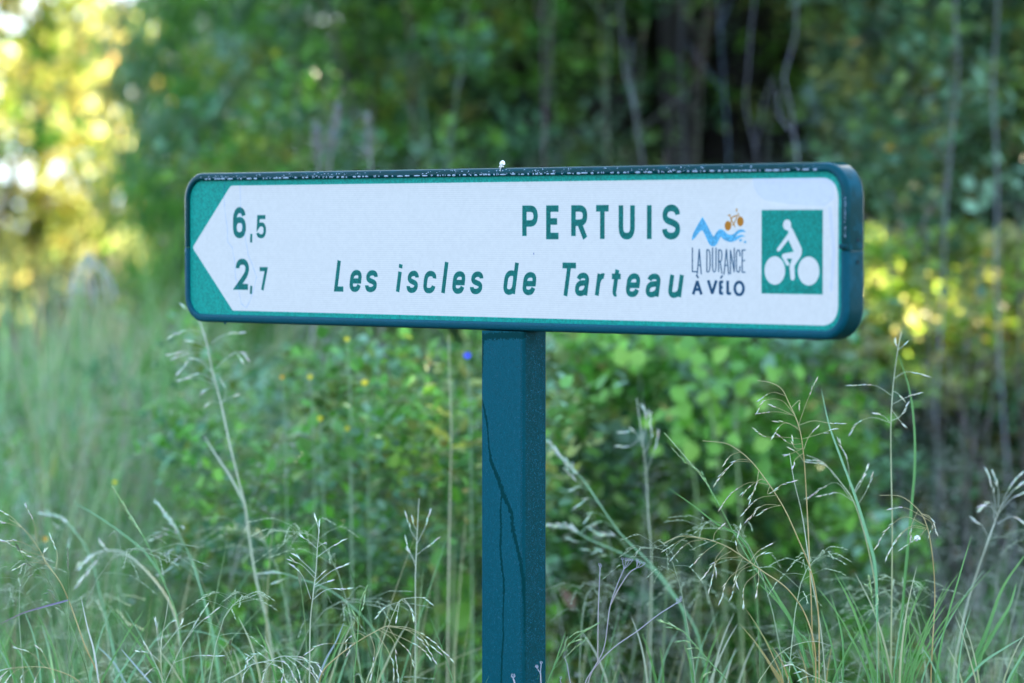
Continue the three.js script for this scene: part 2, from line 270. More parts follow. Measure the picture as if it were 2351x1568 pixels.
  c.beginPath(); c.moveTo(1187, 600); c.lineTo(1215, 580); c.lineTo(1232, 610); c.lineTo(1296, 745); c.quadraticCurveTo(1305, 775, 1290, 815); c.lineTo(1240, 890); c.lineTo(1243, 985); c.quadraticCurveTo(1240, 1006, 1225, 1006); c.quadraticCurveTo(1207, 1004, 1207, 985); c.lineTo(1199, 895); c.lineTo(1220, 832); c.lineTo(1176, 832); c.lineTo(1198, 868); c.quadraticCurveTo(1203, 888, 1186, 890); c.quadraticCurveTo(1178, 890, 1172, 880); c.lineTo(1138, 818); c.quadraticCurveTo(1133, 796, 1156, 790); c.lineTo(1234, 776); c.lineTo(1191, 682); c.lineTo(1124, 768); c.quadraticCurveTo(1112, 780, 1101, 772); c.quadraticCurveTo(1093, 762, 1100, 750); c.lineTo(1190, 628); c.fill();
  // dew on the sheeting: two dark runs of water on the left, a wiped corner on the right
  toMM(); c.lineCap = 'round'; c.lineJoin = 'round';
  const trail = (col, w, pts) => { c.strokeStyle = col; for (let k = 1; k < pts.length; k++) { c.lineWidth = w * rr(0.6, 1.3); c.beginPath(); c.moveTo(...pts[k - 1]); c.lineTo(...pts[k]); c.stroke(); } };
  const run = (pts) => { const z = []; for (let k = 1; k < pts.length; k++) for (let m = 0; m < 6; m++) z.push([pts[k - 1][0] + (pts[k][0] - pts[k - 1][0]) * m / 6 + rr(-0.5, 0.5), pts[k - 1][1] + (pts[k][1] - pts[k - 1][1]) * m / 6]); z.push(pts.at(-1)); return z; };
  trail('rgba(0,110,110,0.5)', 3, run([[-534, 92], [-536, 84], [-537, 72]]));
  trail('rgba(120,150,215,0.30)', 1.3, run([[-537, 72], [-536, 52], [-530, 30], [-529, 8], [-519, 0], [-514, -20], [-512, -40], [-504, -60], [-500, -76], [-490, -82]]));
  trail('rgba(120,150,215,0.30)', 1.3, run([[-502, 85], [-500, 60], [-500, 40], [-490, 12], [-484, -10], [-474, -25], [-466, -40], [-472, -56], [-480, -72], [-488, -82]]));
  c.fillStyle = 'rgba(140,160,225,0.20)'; c.beginPath(); c.moveTo(470, 85); c.bezierCurveTo(472, 70, 480, 60, 500, 58); c.bezierCurveTo(530, 54, 560, 52, 585, 52); c.lineTo(600, 60); c.lineTo(600, 80); c.lineTo(585, 85); c.fill();
  c.strokeStyle = 'rgba(255,255,255,0.20)'; c.lineWidth = 0.5; for (let k = 0; k < 50; k++) for (const s of [1, -1]) { c.beginPath(); c.moveTo(468 + k * 3, 85); c.lineTo(468 + k * 3 + s * 34, 51); c.stroke(); }
  c.strokeStyle = 'rgba(130,150,220,0.16)'; c.lineWidth = 5; c.beginPath(); c.moveTo(594, 50); c.lineTo(600, 0); c.lineTo(596, -45); c.stroke();
  for (let k = 0; k < 40; k++) { c.fillStyle = `rgba(40,60,110,${rr(0.1, 0.4)})`; c.beginPath(); c.arc(rr(-560, 600), rr(-80, 80), rr(0.15, 0.5), 0, 7); c.fill(); }
  c.fillStyle = 'rgba(20,40,120,0.7)'; c.beginPath(); c.ellipse(90, -5.5, 0.7, 1.4, 0, 0, 7); c.fill();
  // woven grain of the sheeting: fine ribs across, a faint blotchy weight
  const im = c.getImageData(0, 0, CW, CH), a = im.data;
  for (let y = 0; y < CH; y++) for (let x = 0; x < CW; x++) {
    const k = (y * CW + x) * 4, rib = 0.972 + 0.028 * Math.cos(y * 2 * Math.PI / 4.4), bl = 0.988 + 0.024 * noise(x / 9, y / 7, 4), gr = 0.98 + 0.04 * hash(x, y, 9), dark = a[k] < 120 ? 0.86 + 0.28 * noise(x / 3.2, y / 3, 8) : 1;
    for (let j = 0; j < 3; j++) a[k + j] = Math.min(255, a[k + j] * rib * bl * gr * dark);
  }
  c.putImageData(im, 0, 0);
  const map = new THREE.CanvasTexture(cv); map.colorSpace = THREE.SRGBColorSpace; map.wrapS = map.wrapT = THREE.ClampToEdgeWrapping;
  const s = new THREE.Shape(), o = outline(0.0108), q = [...o, ...o.slice().reverse().map(([x, y]) => [x, -y])];
  q.forEach(([x, y], k) => k ? s.lineTo(x, y) : s.moveTo(x, y));
  const g = new THREE.ExtrudeGeometry(s, { depth: 0.002, bevelEnabled: false }), uv = g.attributes.uv, p = g.attributes.position;
  for (let k = 0; k < p.count; k++) uv.setXY(k, (p.getX(k) - X0) / (X1 - X0), (p.getY(k) + Y1) / (2 * Y1));
  const face = part('sign_face', g.translate(0, SY, -0.0060), new THREE.MeshPhysicalMaterial({ map, roughness: 0.6, specularIntensity: 0.25 }), sign);
  tag(face, 'white reflective face with green arrow ends, place names and cycling symbols');
}
// the post: an 80 x 40 steel tube, misted with dew, reflected sky mixed into its colour, except where water ran down
const PW = [-0.042, -0.002], PU = [-0.00704, 0.07335];
{
  const H = SY - BH / 2 - 0.0005, pw = PU[1] - PU[0], pd = PW[1] - PW[0], uc = (PU[0] + PU[1]) / 2, wc = (PW[0] + PW[1]) / 2;
  const pA = (x, y) => onSign((1880 + x / 2.24) * 0.574, (1280 + y / 2.24) * 0.574, PW[1]), pB = (x, y) => onSign((1880 + x / 2.03) * 0.574, (1960 + y / 2.03) * 0.574, PW[1]);
  const runs = [[[pA(120, 150), 16], [pA(112, 260), 16], [pA(110, 400), 11], [pA(100, 560), 4], [pA(104, 700), 6], [pA(128, 800), 13], [pA(148, 900), 13], [pA(160, 1000), 9], [pA(166, 1120), 9], [pA(190, 1270), 20], [pA(235, 1380), 22], [pA(280, 1500), 26], [pB(262, 10), 24], [pB(300, 100), 24], [pB(338, 190), 20], [pB(345, 300), 24], [pB(375, 430), 24], [pB(405, 560), 22], [pB(425, 700), 20], [pB(435, 900), 14], [pB(440, 1250), 12], [pB(442, 1700), 8]],
    [[pB(256, 20), 9], [pB(246, 180), 11], [pB(252, 300), 12], [pB(246, 450), 14], [pB(256, 600), 14], [pB(272, 720), 14], [pB(274, 850), 11], [pB(268, 1000), 10], [pB(270, 1200), 10], [pB(258, 1350), 12], [pB(250, 1700), 8]],
    [[pA(100, 150), 30], [pA(200, 140), 34], [pA(330, 135), 34], [pA(470, 135), 32]]];  // last one paints the shade under the board across the post top
  const TW = 320, TH = 2048, top = -BH / 2, tall = 0.52;                    // texture: pw + pd wide, the top 0.52 m of the post
  const seg = []; for (const R of runs) for (let k = 1; k < R.length; k++) seg.push([R[k - 1], R[k]]);
  const mm = 0.00019;                                                      // a pixel of the enlarged view across the face, in metres
  const wet = (u, v) => { let best = 0; for (const [[a, ra], [b, rb]] of seg) { if (v > Math.max(a[1], b[1]) + 0.012 || v < Math.min(a[1], b[1]) - 0.012) continue; const dx = b[0] - a[0], dy = b[1] - a[1], t = Math.max(0, Math.min(1, ((u - a[0]) * dx + (v - a[1]) * dy) / (dx * dx + dy * dy))), r = (ra + (rb - ra) * t) * mm * 0.72, q = Math.hypot(u - a[0] - dx * t, v - a[1] - dy * t) + (noise(u * 900, v * 420, 3) - 0.5) * r * 1.1; best = Math.max(best, Math.min(1, Math.max(0, (r * 1.15 - q) / (r * 0.3)))); } return best; };
  const mask = new Float32Array(TW * TH);
  for (let y = 0; y < TH; y++) for (let x = 0; x < TW; x++) { const u = PU[0] + x / TW * (pw + pd), v = top - (1 - y / TH) * tall; mask[y * TW + x] = u < PU[1] ? wet(u, v) : 0; }
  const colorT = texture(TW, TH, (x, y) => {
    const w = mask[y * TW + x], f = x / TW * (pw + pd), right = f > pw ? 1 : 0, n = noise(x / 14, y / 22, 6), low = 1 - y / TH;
    let d = right ? 0.04 + 0.22 * n : 0.80 + 0.2 * n - 0.35 * Math.max(0, low - 0.25) * (0.5 + n);  // right side takes less of the painted sky blue
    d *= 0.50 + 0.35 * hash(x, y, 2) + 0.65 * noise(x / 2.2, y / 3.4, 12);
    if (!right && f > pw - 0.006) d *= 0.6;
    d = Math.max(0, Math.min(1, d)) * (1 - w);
    return PAINT.map((p, j) => { const l = p + (DEW_SKY[j] - p) * d; return l <= 0.0031308 ? l * 12.92 : 1.055 * Math.pow(l, 1 / 2.4) - 0.055; });
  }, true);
  const roughT = texture(TW, TH, (x, y) => { const w = mask[y * TW + x]; return [0, 0.46 - 0.36 * w, 0]; });
  for (const t of [colorT, roughT]) t.wrapS = t.wrapT = THREE.ClampToEdgeWrapping;
  // section: a rectangle with rounded corners, unrolled so that the texture runs over the front and then the right side
  const r = 0.0035, ring = [], add = (cx, cz, a0) => { for (let k = 0; k <= 5; k++) { const a = a0 + k / 5 * Math.PI / 2; ring.push([cx + Math.cos(a) * r, cz + Math.sin(a) * r]); } };
  add(PU[1] - r, PW[1] - r, 0); add(PU[0] + r, PW[1] - r, Math.PI / 2); add(PU[0] + r, PW[0] + r, Math.PI); add(PU[1] - r, PW[0] + r, Math.PI * 1.5);
  const P = [], U = [], I = [], ys = [H, H - 0.004, H - tall, 0.02, 0]; ring.push(ring[0]);
  for (const y of ys) ring.forEach(([u, w], k) => { P.push(u, y, w); const front = w > PW[1] - r * 1.01 && k <= 12; U.push(front ? (u - PU[0]) / (pw + pd) : (k > 17 || k === 0) && u > PU[1] - r * 1.01 ? (pw + (PW[1] - w)) / (pw + pd) : 0.9, 1 - Math.min(1, (H - y) / tall)); });
  const n = ring.length; for (let j = 0; j < ys.length - 1; j++) for (let k = 0; k < n - 1; k++) { const a = j * n + k; I.push(a, a + n, a + 1, a + 1, a + n, a + n + 1); }
  const g = new THREE.BufferGeometry(); g.setAttribute('position', new THREE.Float32BufferAttribute(P, 3)); g.setAttribute('uv', new THREE.Float32BufferAttribute(U, 2)); g.setIndex(I); g.computeVertexNormals();
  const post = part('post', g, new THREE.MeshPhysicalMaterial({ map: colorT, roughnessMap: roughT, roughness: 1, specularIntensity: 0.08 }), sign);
  tag(post, 'rectangular blue green steel post covered in dew with dark water runs');
  // beads of dew, each a flattened cap on the paint
  const drop = new THREE.SphereGeometry(1, 7, 4, 0, Math.PI * 2, 0, Math.PI / 2).rotateX(Math.PI / 2), mats = [], o = new THREE.Object3D();
  for (let k = 0; k < 15000; k++) {
    const side = rnd() < 0.34, v = H - 0.002 - rnd() * 0.5; let s = rr(0.00018, 0.00042) * (rnd() < 0.05 ? 1.8 : 1);
    if (side) { o.position.set(PU[1], v, rr(PW[0] + r, PW[1] - r)); o.rotation.set(0, Math.PI / 2, 0); s *= 1.15; }
    else { const u = rr(PU[0] + 0.002, PU[1] - 0.002); if (wet(u, v - SY) > 0.2) continue; const near = Math.max(0, 1 - (PU[1] - u) / 0.014); if (rnd() > 0.55 + near * 0.45) continue; o.position.set(u, v, PW[1]); o.rotation.set(0, 0, 0); s *= 1 + near * 0.3; }
    o.scale.set(s, s * rr(1, 1.25), s * 0.65); o.updateMatrix(); mats.push(o.matrix.clone());
  }
  const water = new THREE.MeshPhysicalMaterial({ color: lin(0.002, 0.09, 0.13), roughness: 0.12, specularIntensity: 0.4, clearcoatRoughness: 0.05 });
  const im = new THREE.InstancedMesh(drop, water, mats.length); mats.forEach((m, k) => im.setMatrixAt(k, m)); im.name = numbered('dew_beads'); tag(im, null, null, null, 'stuff'); sign.add(im);
  // drops standing on the upper lip, larger ones gathered along its lower edge
  const gs = [], cap = (u, v, w, a, b, d, tilt) => { const q = new THREE.SphereGeometry(1, 8, 5, 0, Math.PI * 2, 0, Math.PI / 2).rotateX(Math.PI / 2); q.scale(a, b, d); q.rotateX(tilt); q.translate(u, SY + v, w); gs.push(q); };
  const lipW = (o) => { for (let k = 1; k < PROFILE.length; k++) if (PROFILE[k][0] >= o) { const [a, wa] = PROFILE[k - 1], [b, wb] = PROFILE[k]; return [wa + (wb - wa) * (o - a) / Math.max(1e-6, b - a), Math.atan2(wb - wa, b - a)]; } return [0, 0]; };
  for (let u = -0.575; u < 0.575;) {
    const big = 0.0008 + 0.0055 * Math.pow(rnd(), 1.6) * (0.4 + 1.2 * noise(u * 25, 8)), [w, t] = lipW(0.0088);
    cap(u + big, BH / 2 - 0.0086 - rr(0, 0.0006), w - 0.0001, big, rr(0.0010, 0.0016), 0.0007, -t * 0.5);
    u += big * (1.7 + rnd()) + 0.011 * Math.pow(rnd(), 2.2);
  }
  for (let k = 0; k < 300; k++) { const u = rr(-0.585, 0.585), o = 0.0025 + 0.0055 * rnd(); if (noise(u * 30, o * 500, 2) < 0.42) continue; const [w, t] = lipW(o), s = rr(0.0003, 0.0009); cap(u, BH / 2 - o, w - 0.0001, s * rr(0.8, 1.8), s, s * 0.6, -t); }
  for (let k = 0; k < 120; k++) { const a = rr(0, 1), hh = BH / 2, s = rr(0.0003, 0.0007); cap(-BW / 2 + 0.004 + rr(0, 0.004), -0.05 + 0.11 * a, -0.0004, s, s * 1.3, s * 0.5, 0); cap(BW / 2 - 0.003 - rr(0, 0.005), 0.012 + 0.05 * a, -0.0006, s, s * 1.3, s * 0.5, 0); }
  const wd = part('water_drops', mergeGeometries(gs), new THREE.MeshPhysicalMaterial({ color: lin(0.17, 0.25, 0.33), roughness: 0.15, clearcoat: 0.7, clearcoatRoughness: 0.04 }), sign); tag(wd, null, null, null, 'stuff');  // pale body colour stands in for sky light refracted by the drops
  const hang = new THREE.SphereGeometry(0.0016, 10, 8); hang.scale(1.4, 1, 1); part('hanging_drop', hang.translate(-0.538, SY - BH / 2 - 0.0009, -0.006), water, sign);
}

// ---------------------------------------------------------------- the plants behind
const rays = [];                                    // shafts: where the canopy is open and the sun reaches the leaves in front
const shaft = (px, py, depth, r, rz = 0) => rays.push([at(px, py, depth + rz), r * 1.5]);
for (const [x, y, d, r] of [[2030, 560, 8.66, .02], [2100, 575, 8.76, .028], [2160, 590, 8.76, .03], [2230, 560, 8.76, .02], [2060, 650, 8.57, .03], [2140, 660, 8.66, .035], [2230, 640, 8.76, .035], [2300, 630, 8.76, .035], [2340, 590, 8.76, .03], [2340, 700, 8.76, .04], [2090, 730, 8.57, .035], [2180, 720, 8.66, .035], [2250, 700, 8.76, .03], [2010, 690, 8.57, .02], [2320, 770, 8.76, .03], [2130, 770, 8.57, .025], [2005, 590, 8.57, .018],
  [1945, 205, 8.76, .016], [2125, 230, 8.76, .016], [2275, 240, 8.95, .018], [2350, 320, 8.95, .016], [2045, 365, 8.76, .013], [2180, 210, 8.85, .012],
  [1850, 60, 9.35, .012], [900, 130, 9.35, .02], [820, 110, 9.35, .018], [1080, 20, 9.55, .016], [1040, 120, 9.55, .016],
  [925, 1075, 6.0, .035], [950, 1020, 6.0, .02], [1045, 1050, 6.0, .012], [1080, 1045, 6.0, .010], [1012, 1137, 6.0, .010], [1075, 1000, 6.0, .012], [1035, 950, 7.15, .03], [1310, 1160, 6.0, .008]]) shaft(x, y, d, r);
for (let k = 0; k < 34; k++) shaft(rr(2000, 2380), rr(570, 790), 8.7, rr(0.012, 0.028));
for (let k = 0; k < 12; k++) shaft(rr(2080, 2370), rr(600, 760), 8.6, rr(0.03, 0.045));
const open_ = (p, m = 0.01) => { for (const [c, r] of rays) { const dx = p.x - c.x, dy = p.y - c.y, dz = p.z - c.z, t = dx * SUN.x + dy * SUN.y + dz * SUN.z; if (t > 0.06 && dx * dx + dy * dy + dz * dz - t * t < (r + m) * (r + m)) return true; } return false; };

function leafGeo(l, w, fold = 0.25, tip = 0.5, droop = 0.15) {      // a folded leaf along +y, its upper side towards +z
  const rows = [[0, 0.06], [0.22, 0.8], [0.45, 1], [0.72, 0.72 - 0.3 * tip], [1, 0]], P = [], I = [];
  rows.forEach(([t, f]) => { const y = t * l, z = -droop * l * t * t; P.push(-f * w / 2, y, z + fold * f * w / 2, 0, y, z, f * w / 2, y, z + fold * f * w / 2); });
  for (let k = 0; k < 4; k++) for (let m = 0; m < 2; m++) { const a = k * 3 + m; if (k < 3) I.push(a, a + 1, a + 3, a + 1, a + 4, a + 3); else I.push(a, a + 1, 13); }
  const g = new THREE.BufferGeometry(); g.setAttribute('position', new THREE.Float32BufferAttribute(P, 3)); g.setIndex(I); g.computeVertexNormals(); return g;
}
const LEAF = { round: leafGeo(0.042, 0.034, 0.2, 0.1), oval: leafGeo(0.05, 0.026, 0.3, 0.5), small: leafGeo(0.024, 0.017, 0.2, 0.3), lance: leafGeo(0.07, 0.011, 0.3, 0.7, 0.3), big: leafGeo(0.12, 0.09, 0.2, 0.3), sun: leafGeo(0.055, 0.034, 0.2, 0.4), fine: leafGeo(0.027, 0.018, 0.25, 0.3), ivy: leafGeo(0.026, 0.023, 0.2, 0.1) };
const obj = new THREE.Object3D(), colour = new THREE.Color();
// fills a volume with leaves in clumps: where(k) gives a clump's centre; leaves face outwards and up
function foliage(name, geo, mat, parent, clumps, per, where, spread, palette, size = [0.7, 1.3], kind = 'up', cull = true) {
  const ms = [], cs = []; geo.computeBoundingSphere(); const margin = geo.boundingSphere.radius * 0.7;
  for (let k = 0; k < clumps; k++) {
    const c = where(k); if (!c) continue;
    const tint = palette[(rnd() * palette.length) | 0], s = 1.18 * spread * rr(0.6, 1.3), shade = rr(0.72, 1.25);
    for (let j = 0; j < per; j++) {
      obj.position.set(c.x + gauss() * s, c.y + gauss() * s * 0.8, c.z + gauss() * s);
      if (cull && open_(obj.position, margin)) continue;
      const up = kind === 'up' ? rr(-1.9, -0.2) : kind === 'hang' ? rr(-0.5, 0.5) + Math.PI : rr(-0.5, 0.5);
      obj.rotation.set(up, rr(0, 6.28), rr(-0.6, 0.6), 'YXZ'); obj.scale.setScalar(1.18 * rr(size[0], size[1])); obj.updateMatrix();
      ms.push(obj.matrix.clone()); const q = shade * rr(0.75, 1.3), y = rnd() < 0.05 ? 1.7 : 1;
      cs.push([Math.min(1, tint[0] * q * y), Math.min(1, tint[1] * q), Math.min(1, tint[2] * q)]);
    }
  }
  const im = new THREE.InstancedMesh(geo, mat, ms.length);
  ms.forEach((m, k) => { im.setMatrixAt(k, m); im.setColorAt(k, colour.setRGB(...cs[k])); });
  im.name = numbered(name); im.castShadow = im.receiveShadow = true; parent.add(im); if (kind) tag(im, null, null, null, 'stuff');
  return im;
}
const inBox = (x0, x1, y0, y1, z0, z1, f) => () => { for (let t = 0; t < 30; t++) { const p = V(rr(x0, x1), rr(y0, y1), rr(z0, z1)); if (!f || f(p)) return p; } return null; };
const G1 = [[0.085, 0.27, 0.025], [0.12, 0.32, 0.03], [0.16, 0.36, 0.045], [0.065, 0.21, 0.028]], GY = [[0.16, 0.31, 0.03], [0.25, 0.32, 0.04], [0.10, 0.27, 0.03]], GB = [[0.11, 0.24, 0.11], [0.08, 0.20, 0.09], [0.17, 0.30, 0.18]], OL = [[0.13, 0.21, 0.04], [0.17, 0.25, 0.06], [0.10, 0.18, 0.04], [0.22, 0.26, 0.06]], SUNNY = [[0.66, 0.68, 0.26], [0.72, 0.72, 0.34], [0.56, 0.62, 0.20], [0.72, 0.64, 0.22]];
// branches: a few forked limbs
function limbs(parent, name, list, c = [0.12, 0.10, 0.085]) {
  const b = new MB();
  for (const [pts, r0, r1] of list) b.tube(pts, r0 * 0.6, r1 * 0.6, c.map((q) => q * rr(0.8, 1.2)), c, 6);
  return part(name, b.geo(), M.bark, parent);
}
function bush(label, cat, group, name, limbList, leaves) {
  const o = thing(name, label, cat, null, group);
  if (limbList) limbs(o, 'stem', limbList);
  for (const l of leaves) foliage('foliage', l[0], l[1], o, ...l.slice(2));
  return o;
}
const wob = (a, b, n = 4, s = 0.12) => { const q = []; for (let k = 0; k <= n; k++) q.push(a.clone().lerp(b, k / n).add(V(gauss(), gauss() * 0.3, gauss()).multiplyScalar(k && k < n ? s : 0))); return q; };
const G0 = (x, z) => V(x, ground(x, z) - 0.03, z);

// soft fine-leaved tree, left of the middle
bush('soft fine-leaved green tree filling the upper left behind the sign', 'tree', null, 'feathery_tree',
  [[wob(G0(-1.02, -7.833), V(-0.953, 4.407, -7.833)), 0.05, 0.015], [wob(V(-0.993, 0.646, -7.698), V(-1.489, 3.063, -7.158)), 0.02, 0.006], [wob(V(-0.953, 1.049, -7.698), V(-0.415, 3.332, -7.293)), 0.02, 0.006]],
  [[LEAF.lance, M.softLeaf, 700, 60, inBox(-1.517, -0.174, 0.1, 4.809, -8.643, -6.535, (p) => Math.abs(p.x + 0.50) < 0.60 + 0.03 * p.y + 0.14 * noise(p.y * 3, p.z * 2)), 0.11, [...G1, ...GB, [0.14, 0.33, 0.05], [0.17, 0.37, 0.07], [0.13, 0.30, 0.10]], [0.6, 1.1], 'hang']]);
// loose leafy shrub above the left half of the board
bush('loose leafy shrub with mixed green and yellowing leaves above the middle of the board', 'shrub', null, 'leafy_shrub',
  [[wob(G0(-0.137, -5.403), V(-0.385, 3.442, -4.977)), 0.010, 0.004], [wob(G0(-0.265, -5.403), V(-0.659, 3.001, -5.844)), 0.010, 0.004]],
  [[LEAF.fine, M.leaf, 1100, 52, inBox(-0.813, 0.326, 0.279, 4.81, -7.158, -4.266, (p) => noise(p.x * 3, p.y * 3, p.z * 3) > 0.40), 0.085, [...G1, ...OL, ...GY, ...GB, ...GB], [0.6, 1.4]]]);
bush('deep shaded greenery closing the view behind the leafy shrub', 'shrub', null, 'background_shrub', null,
  [[LEAF.oval, M.leaf, 900, 46, inBox(-1.356, 0.3, 0.1, 2.5, -9.048, -7.563, (p) => p.x > -1.28 + 0.06 * p.y), 0.15, [...G1, ...OL, ...GB], [0.6, 1.1]], [LEAF.big, M.leaf, 330, 26, inBox(-1.356, 0.659, 2.5, 5.213, -9.048, -7.563, (p) => p.x > -1.28 + 0.06 * p.y), 0.17, G1, [0.6, 1.1]]]);
// the dark hollow with a trunk, right of the middle
{
  const o = thing('hollow_tree', 'thick grey tree trunk standing in the dark hollow of the hedge', 'tree', null);
  const b = new MB(); b.tube([G0(0.577, -6.654), V(0.601, 0.917, -6.535), V(0.523, 1.986, -6.654), V(0.632, 4.674, -6.888)], 0.06, 0.045, [0.075, 0.066, 0.066], [0.07, 0.06, 0.06], 12, 26);
  for (let k = 0; k < b.p.length; k += 3) { const n = 1 + 0.012 * 0; const q = noise(b.p[k] * 24, b.p[k + 1] * 7, b.p[k + 2] * 24) - 0.5; b.p[k] += q * 0.035 * n; b.p[k + 2] += q * 0.035; for (let j = 0; j < 3; j++) b.c[k + j] *= 0.6 + q * 1.3 + 0.4; }
  part('trunk', b.geo(), M.bark, o);
  limbs(o, 'limb', [[wob(V(0.55, 1.585, -6.654), V(1.177, 3.561, -6.301)), 0.04, 0.012], [wob(V(0.55, 1.853, -6.654), V(0.121, 3.825, -6.301)), 0.035, 0.01]]);
  foliage('crown', LEAF.big, M.leaf, o, 460, 26, inBox(-0.281, 1.733, 2.056, 5.346, -8.643, -5.403), 0.16, G1, [0.6, 1.1]);
  foliage('foliage', LEAF.fine, M.leaf, o, 130, 26, inBox(0.05, 1.05, 0.929, 2.214, -6.2, -4.9), 0.06, [...G1, ...OL, ...GB], [0.6, 1.3]);
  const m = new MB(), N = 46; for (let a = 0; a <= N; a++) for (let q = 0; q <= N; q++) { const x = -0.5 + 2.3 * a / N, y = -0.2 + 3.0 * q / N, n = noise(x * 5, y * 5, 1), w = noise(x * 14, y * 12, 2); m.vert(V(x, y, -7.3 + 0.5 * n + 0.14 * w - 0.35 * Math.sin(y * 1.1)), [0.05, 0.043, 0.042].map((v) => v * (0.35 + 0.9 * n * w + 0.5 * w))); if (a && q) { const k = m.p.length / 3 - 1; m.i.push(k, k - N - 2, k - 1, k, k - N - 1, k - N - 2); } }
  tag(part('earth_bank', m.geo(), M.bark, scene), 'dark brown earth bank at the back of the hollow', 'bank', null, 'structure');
}
// ivy-covered hedge on the right
bush('dense glossy ivy hedge at the upper right with blue sky glints', 'hedge', null, 'ivy_hedge',
  [[wob(G0(1.171, -4.769), V(1.047, 3.175, -4.769)), 0.03, 0.012], [wob(G0(1.606, -4.769), V(1.745, 3.442, -4.977)), 0.03, 0.012], [wob(G0(2.724, -4.769), V(2.747, 3.442, -4.977)), 0.03, 0.012]],
  [[LEAF.ivy, M.ivyLeaf, 1150, 52, inBox(0.806, 1.781, 0.1, 2.423, -5.621, -3.689, (p) => noise(p.x * 4, p.y * 4, p.z * 4) > 0.36), 0.08, [...OL, ...GB, ...GB, [0.10, 0.18, 0.13], [0.22, 0.24, 0.05], [0.09, 0.15, 0.12]], [0.6, 1.35]],
    [LEAF.oval, M.leaf, 420, 40, inBox(1.0, 2.0, 0.1, 2.4, -6.4, -5.6), 0.12, [...OL, ...GB], [0.6, 1.1]],
    [LEAF.big, M.leaf, 700, 26, inBox(1.1, 4.54, 0.1, 5.2, -7.293, -5.621), 0.16, G1, [0.6, 1.1]],
    [LEAF.big, M.leaf, 260, 26, inBox(1.792, 4.215, 0.1, 4.666, -5.621, -3.974), 0.16, G1, [0.6, 1.1]],
    [LEAF.big, M.leaf, 240, 26, inBox(0.612, 1.979, 2.368, 4.79, -5.621, -3.974), 0.16, G1, [0.6, 1.1]]]);
// yellowing shoots where shafts of sun reach the hedge
bush('yellow green shoots of the hedge caught by sunlight beside the right end of the board', 'shrub', null, 'sunlit_shrub',
  [[wob(G0(1.065, -3.783), V(0.969, 1.309, -3.745)), 0.006, 0.002], [wob(G0(1.244, -3.783), V(1.185, 1.31, -3.783)), 0.006, 0.002]],
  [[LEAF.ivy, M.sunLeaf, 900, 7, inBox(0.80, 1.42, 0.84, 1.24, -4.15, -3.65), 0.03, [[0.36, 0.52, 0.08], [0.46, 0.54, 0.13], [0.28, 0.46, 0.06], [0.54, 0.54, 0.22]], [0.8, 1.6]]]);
// low shrubs under the board, right of the post
bush('low green shrub with rounded leaves under the right half of the board', 'shrub', null, 'low_shrub',
  [[wob(G0(0.346, -3.41), V(0.285, 0.901, -3.228), 4, 0.05), 0.008, 0.003], [wob(G0(0.521, -3.41), V(0.576, 0.959, -3.228), 4, 0.05), 0.008, 0.003]],
  [[LEAF.fine, M.leaf, 620, 36, inBox(0.06, 0.78, 0.15, 1.06, -3.9, -2.2, (p) => noise(p.x * 4, p.y * 4, p.z * 4) > 0.43), 0.07, [...G1, ...G1, ...OL, ...GB], [0.6, 1.5]]]);
bush('sparse dusky shrub with dry stems low at the right edge', 'shrub', null, 'dusky_shrub',
  Array.from({ length: 26 }, () => { const x = rr(0.7, 1.45), z = rr(-3.6, -2.7); return [wob(G0(x, z), V(x + rr(-0.14, 0.14), rr(0.8, 1.36), z + rr(-0.1, 0.1)), 4, 0.03), rr(0.003, 0.006), 0.0015]; }),
  [[LEAF.small, M.leaf, 420, 26, inBox(0.714, 1.615, 0.1, 0.95, -4.769, -3.228, (p) => noise(p.x * 4, p.y * 4, p.z * 4) > 0.40), 0.08, [[0.06, 0.12, 0.05], [0.09, 0.12, 0.05], [0.05, 0.13, 0.05], [0.13, 0.12, 0.07]], [0.5, 1.1]]]);
bush('leafy herbs with small leaves between the meadow grass and the post', 'plant', null, 'leafy_herb',
  null,
  [[LEAF.small, M.leaf, 620, 28, inBox(-0.56, 0.12, 0.15, 1.02, -3.2, -1.35, (p) => noise(p.x * 5, p.y * 5, p.z * 5) > 0.45), 0.06, [...G1, ...OL, ...GB, [0.12, 0.28, 0.06]], [0.5, 1.15]]]);
bush('broad bladed weeds mixed into the meadow grass left of the board', 'plant', null, 'meadow_weed', null,
  [[LEAF.lance, M.leaf, 330, 22, inBox(-1.9, -0.35, 0.3, 0.92, -5.6, -1.8, (p) => p.x < -0.42 + 0.12 * (p.z + 1.8) && noise(p.x * 4, p.y * 4, p.z * 3) > 0.42), 0.075, [...G1, ...GB, [0.24, 0.40, 0.2], [0.34, 0.4, 0.24]], [0.6, 1.2]]]);
// trees beyond the end of the hedge, in the low sun
function sunTree(label, x, z, h, w, y0, n, group) {
  const o = thing('sunlit_tree', label, 'tree', null, group);
  limbs(o, 'trunk', [[wob(G0(x, z), V(x + 0.1, h, z), 4, 0.06), 0.07, 0.02], [wob(V(x, h * 0.3, z), V(x - w * 0.6, h * 0.8, z), 3, 0.1), 0.03, 0.01], [wob(V(x, h * 0.35, z), V(x + w * 0.6, h * 0.85, z), 3, 0.1), 0.03, 0.01]], [0.16, 0.13, 0.09]);
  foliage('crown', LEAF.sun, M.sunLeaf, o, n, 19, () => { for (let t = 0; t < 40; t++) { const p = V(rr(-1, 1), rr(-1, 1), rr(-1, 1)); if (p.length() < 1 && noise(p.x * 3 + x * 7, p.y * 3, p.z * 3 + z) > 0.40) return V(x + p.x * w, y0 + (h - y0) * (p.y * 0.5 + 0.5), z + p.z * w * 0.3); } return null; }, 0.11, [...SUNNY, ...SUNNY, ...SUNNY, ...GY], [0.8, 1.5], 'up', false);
  return o;
}
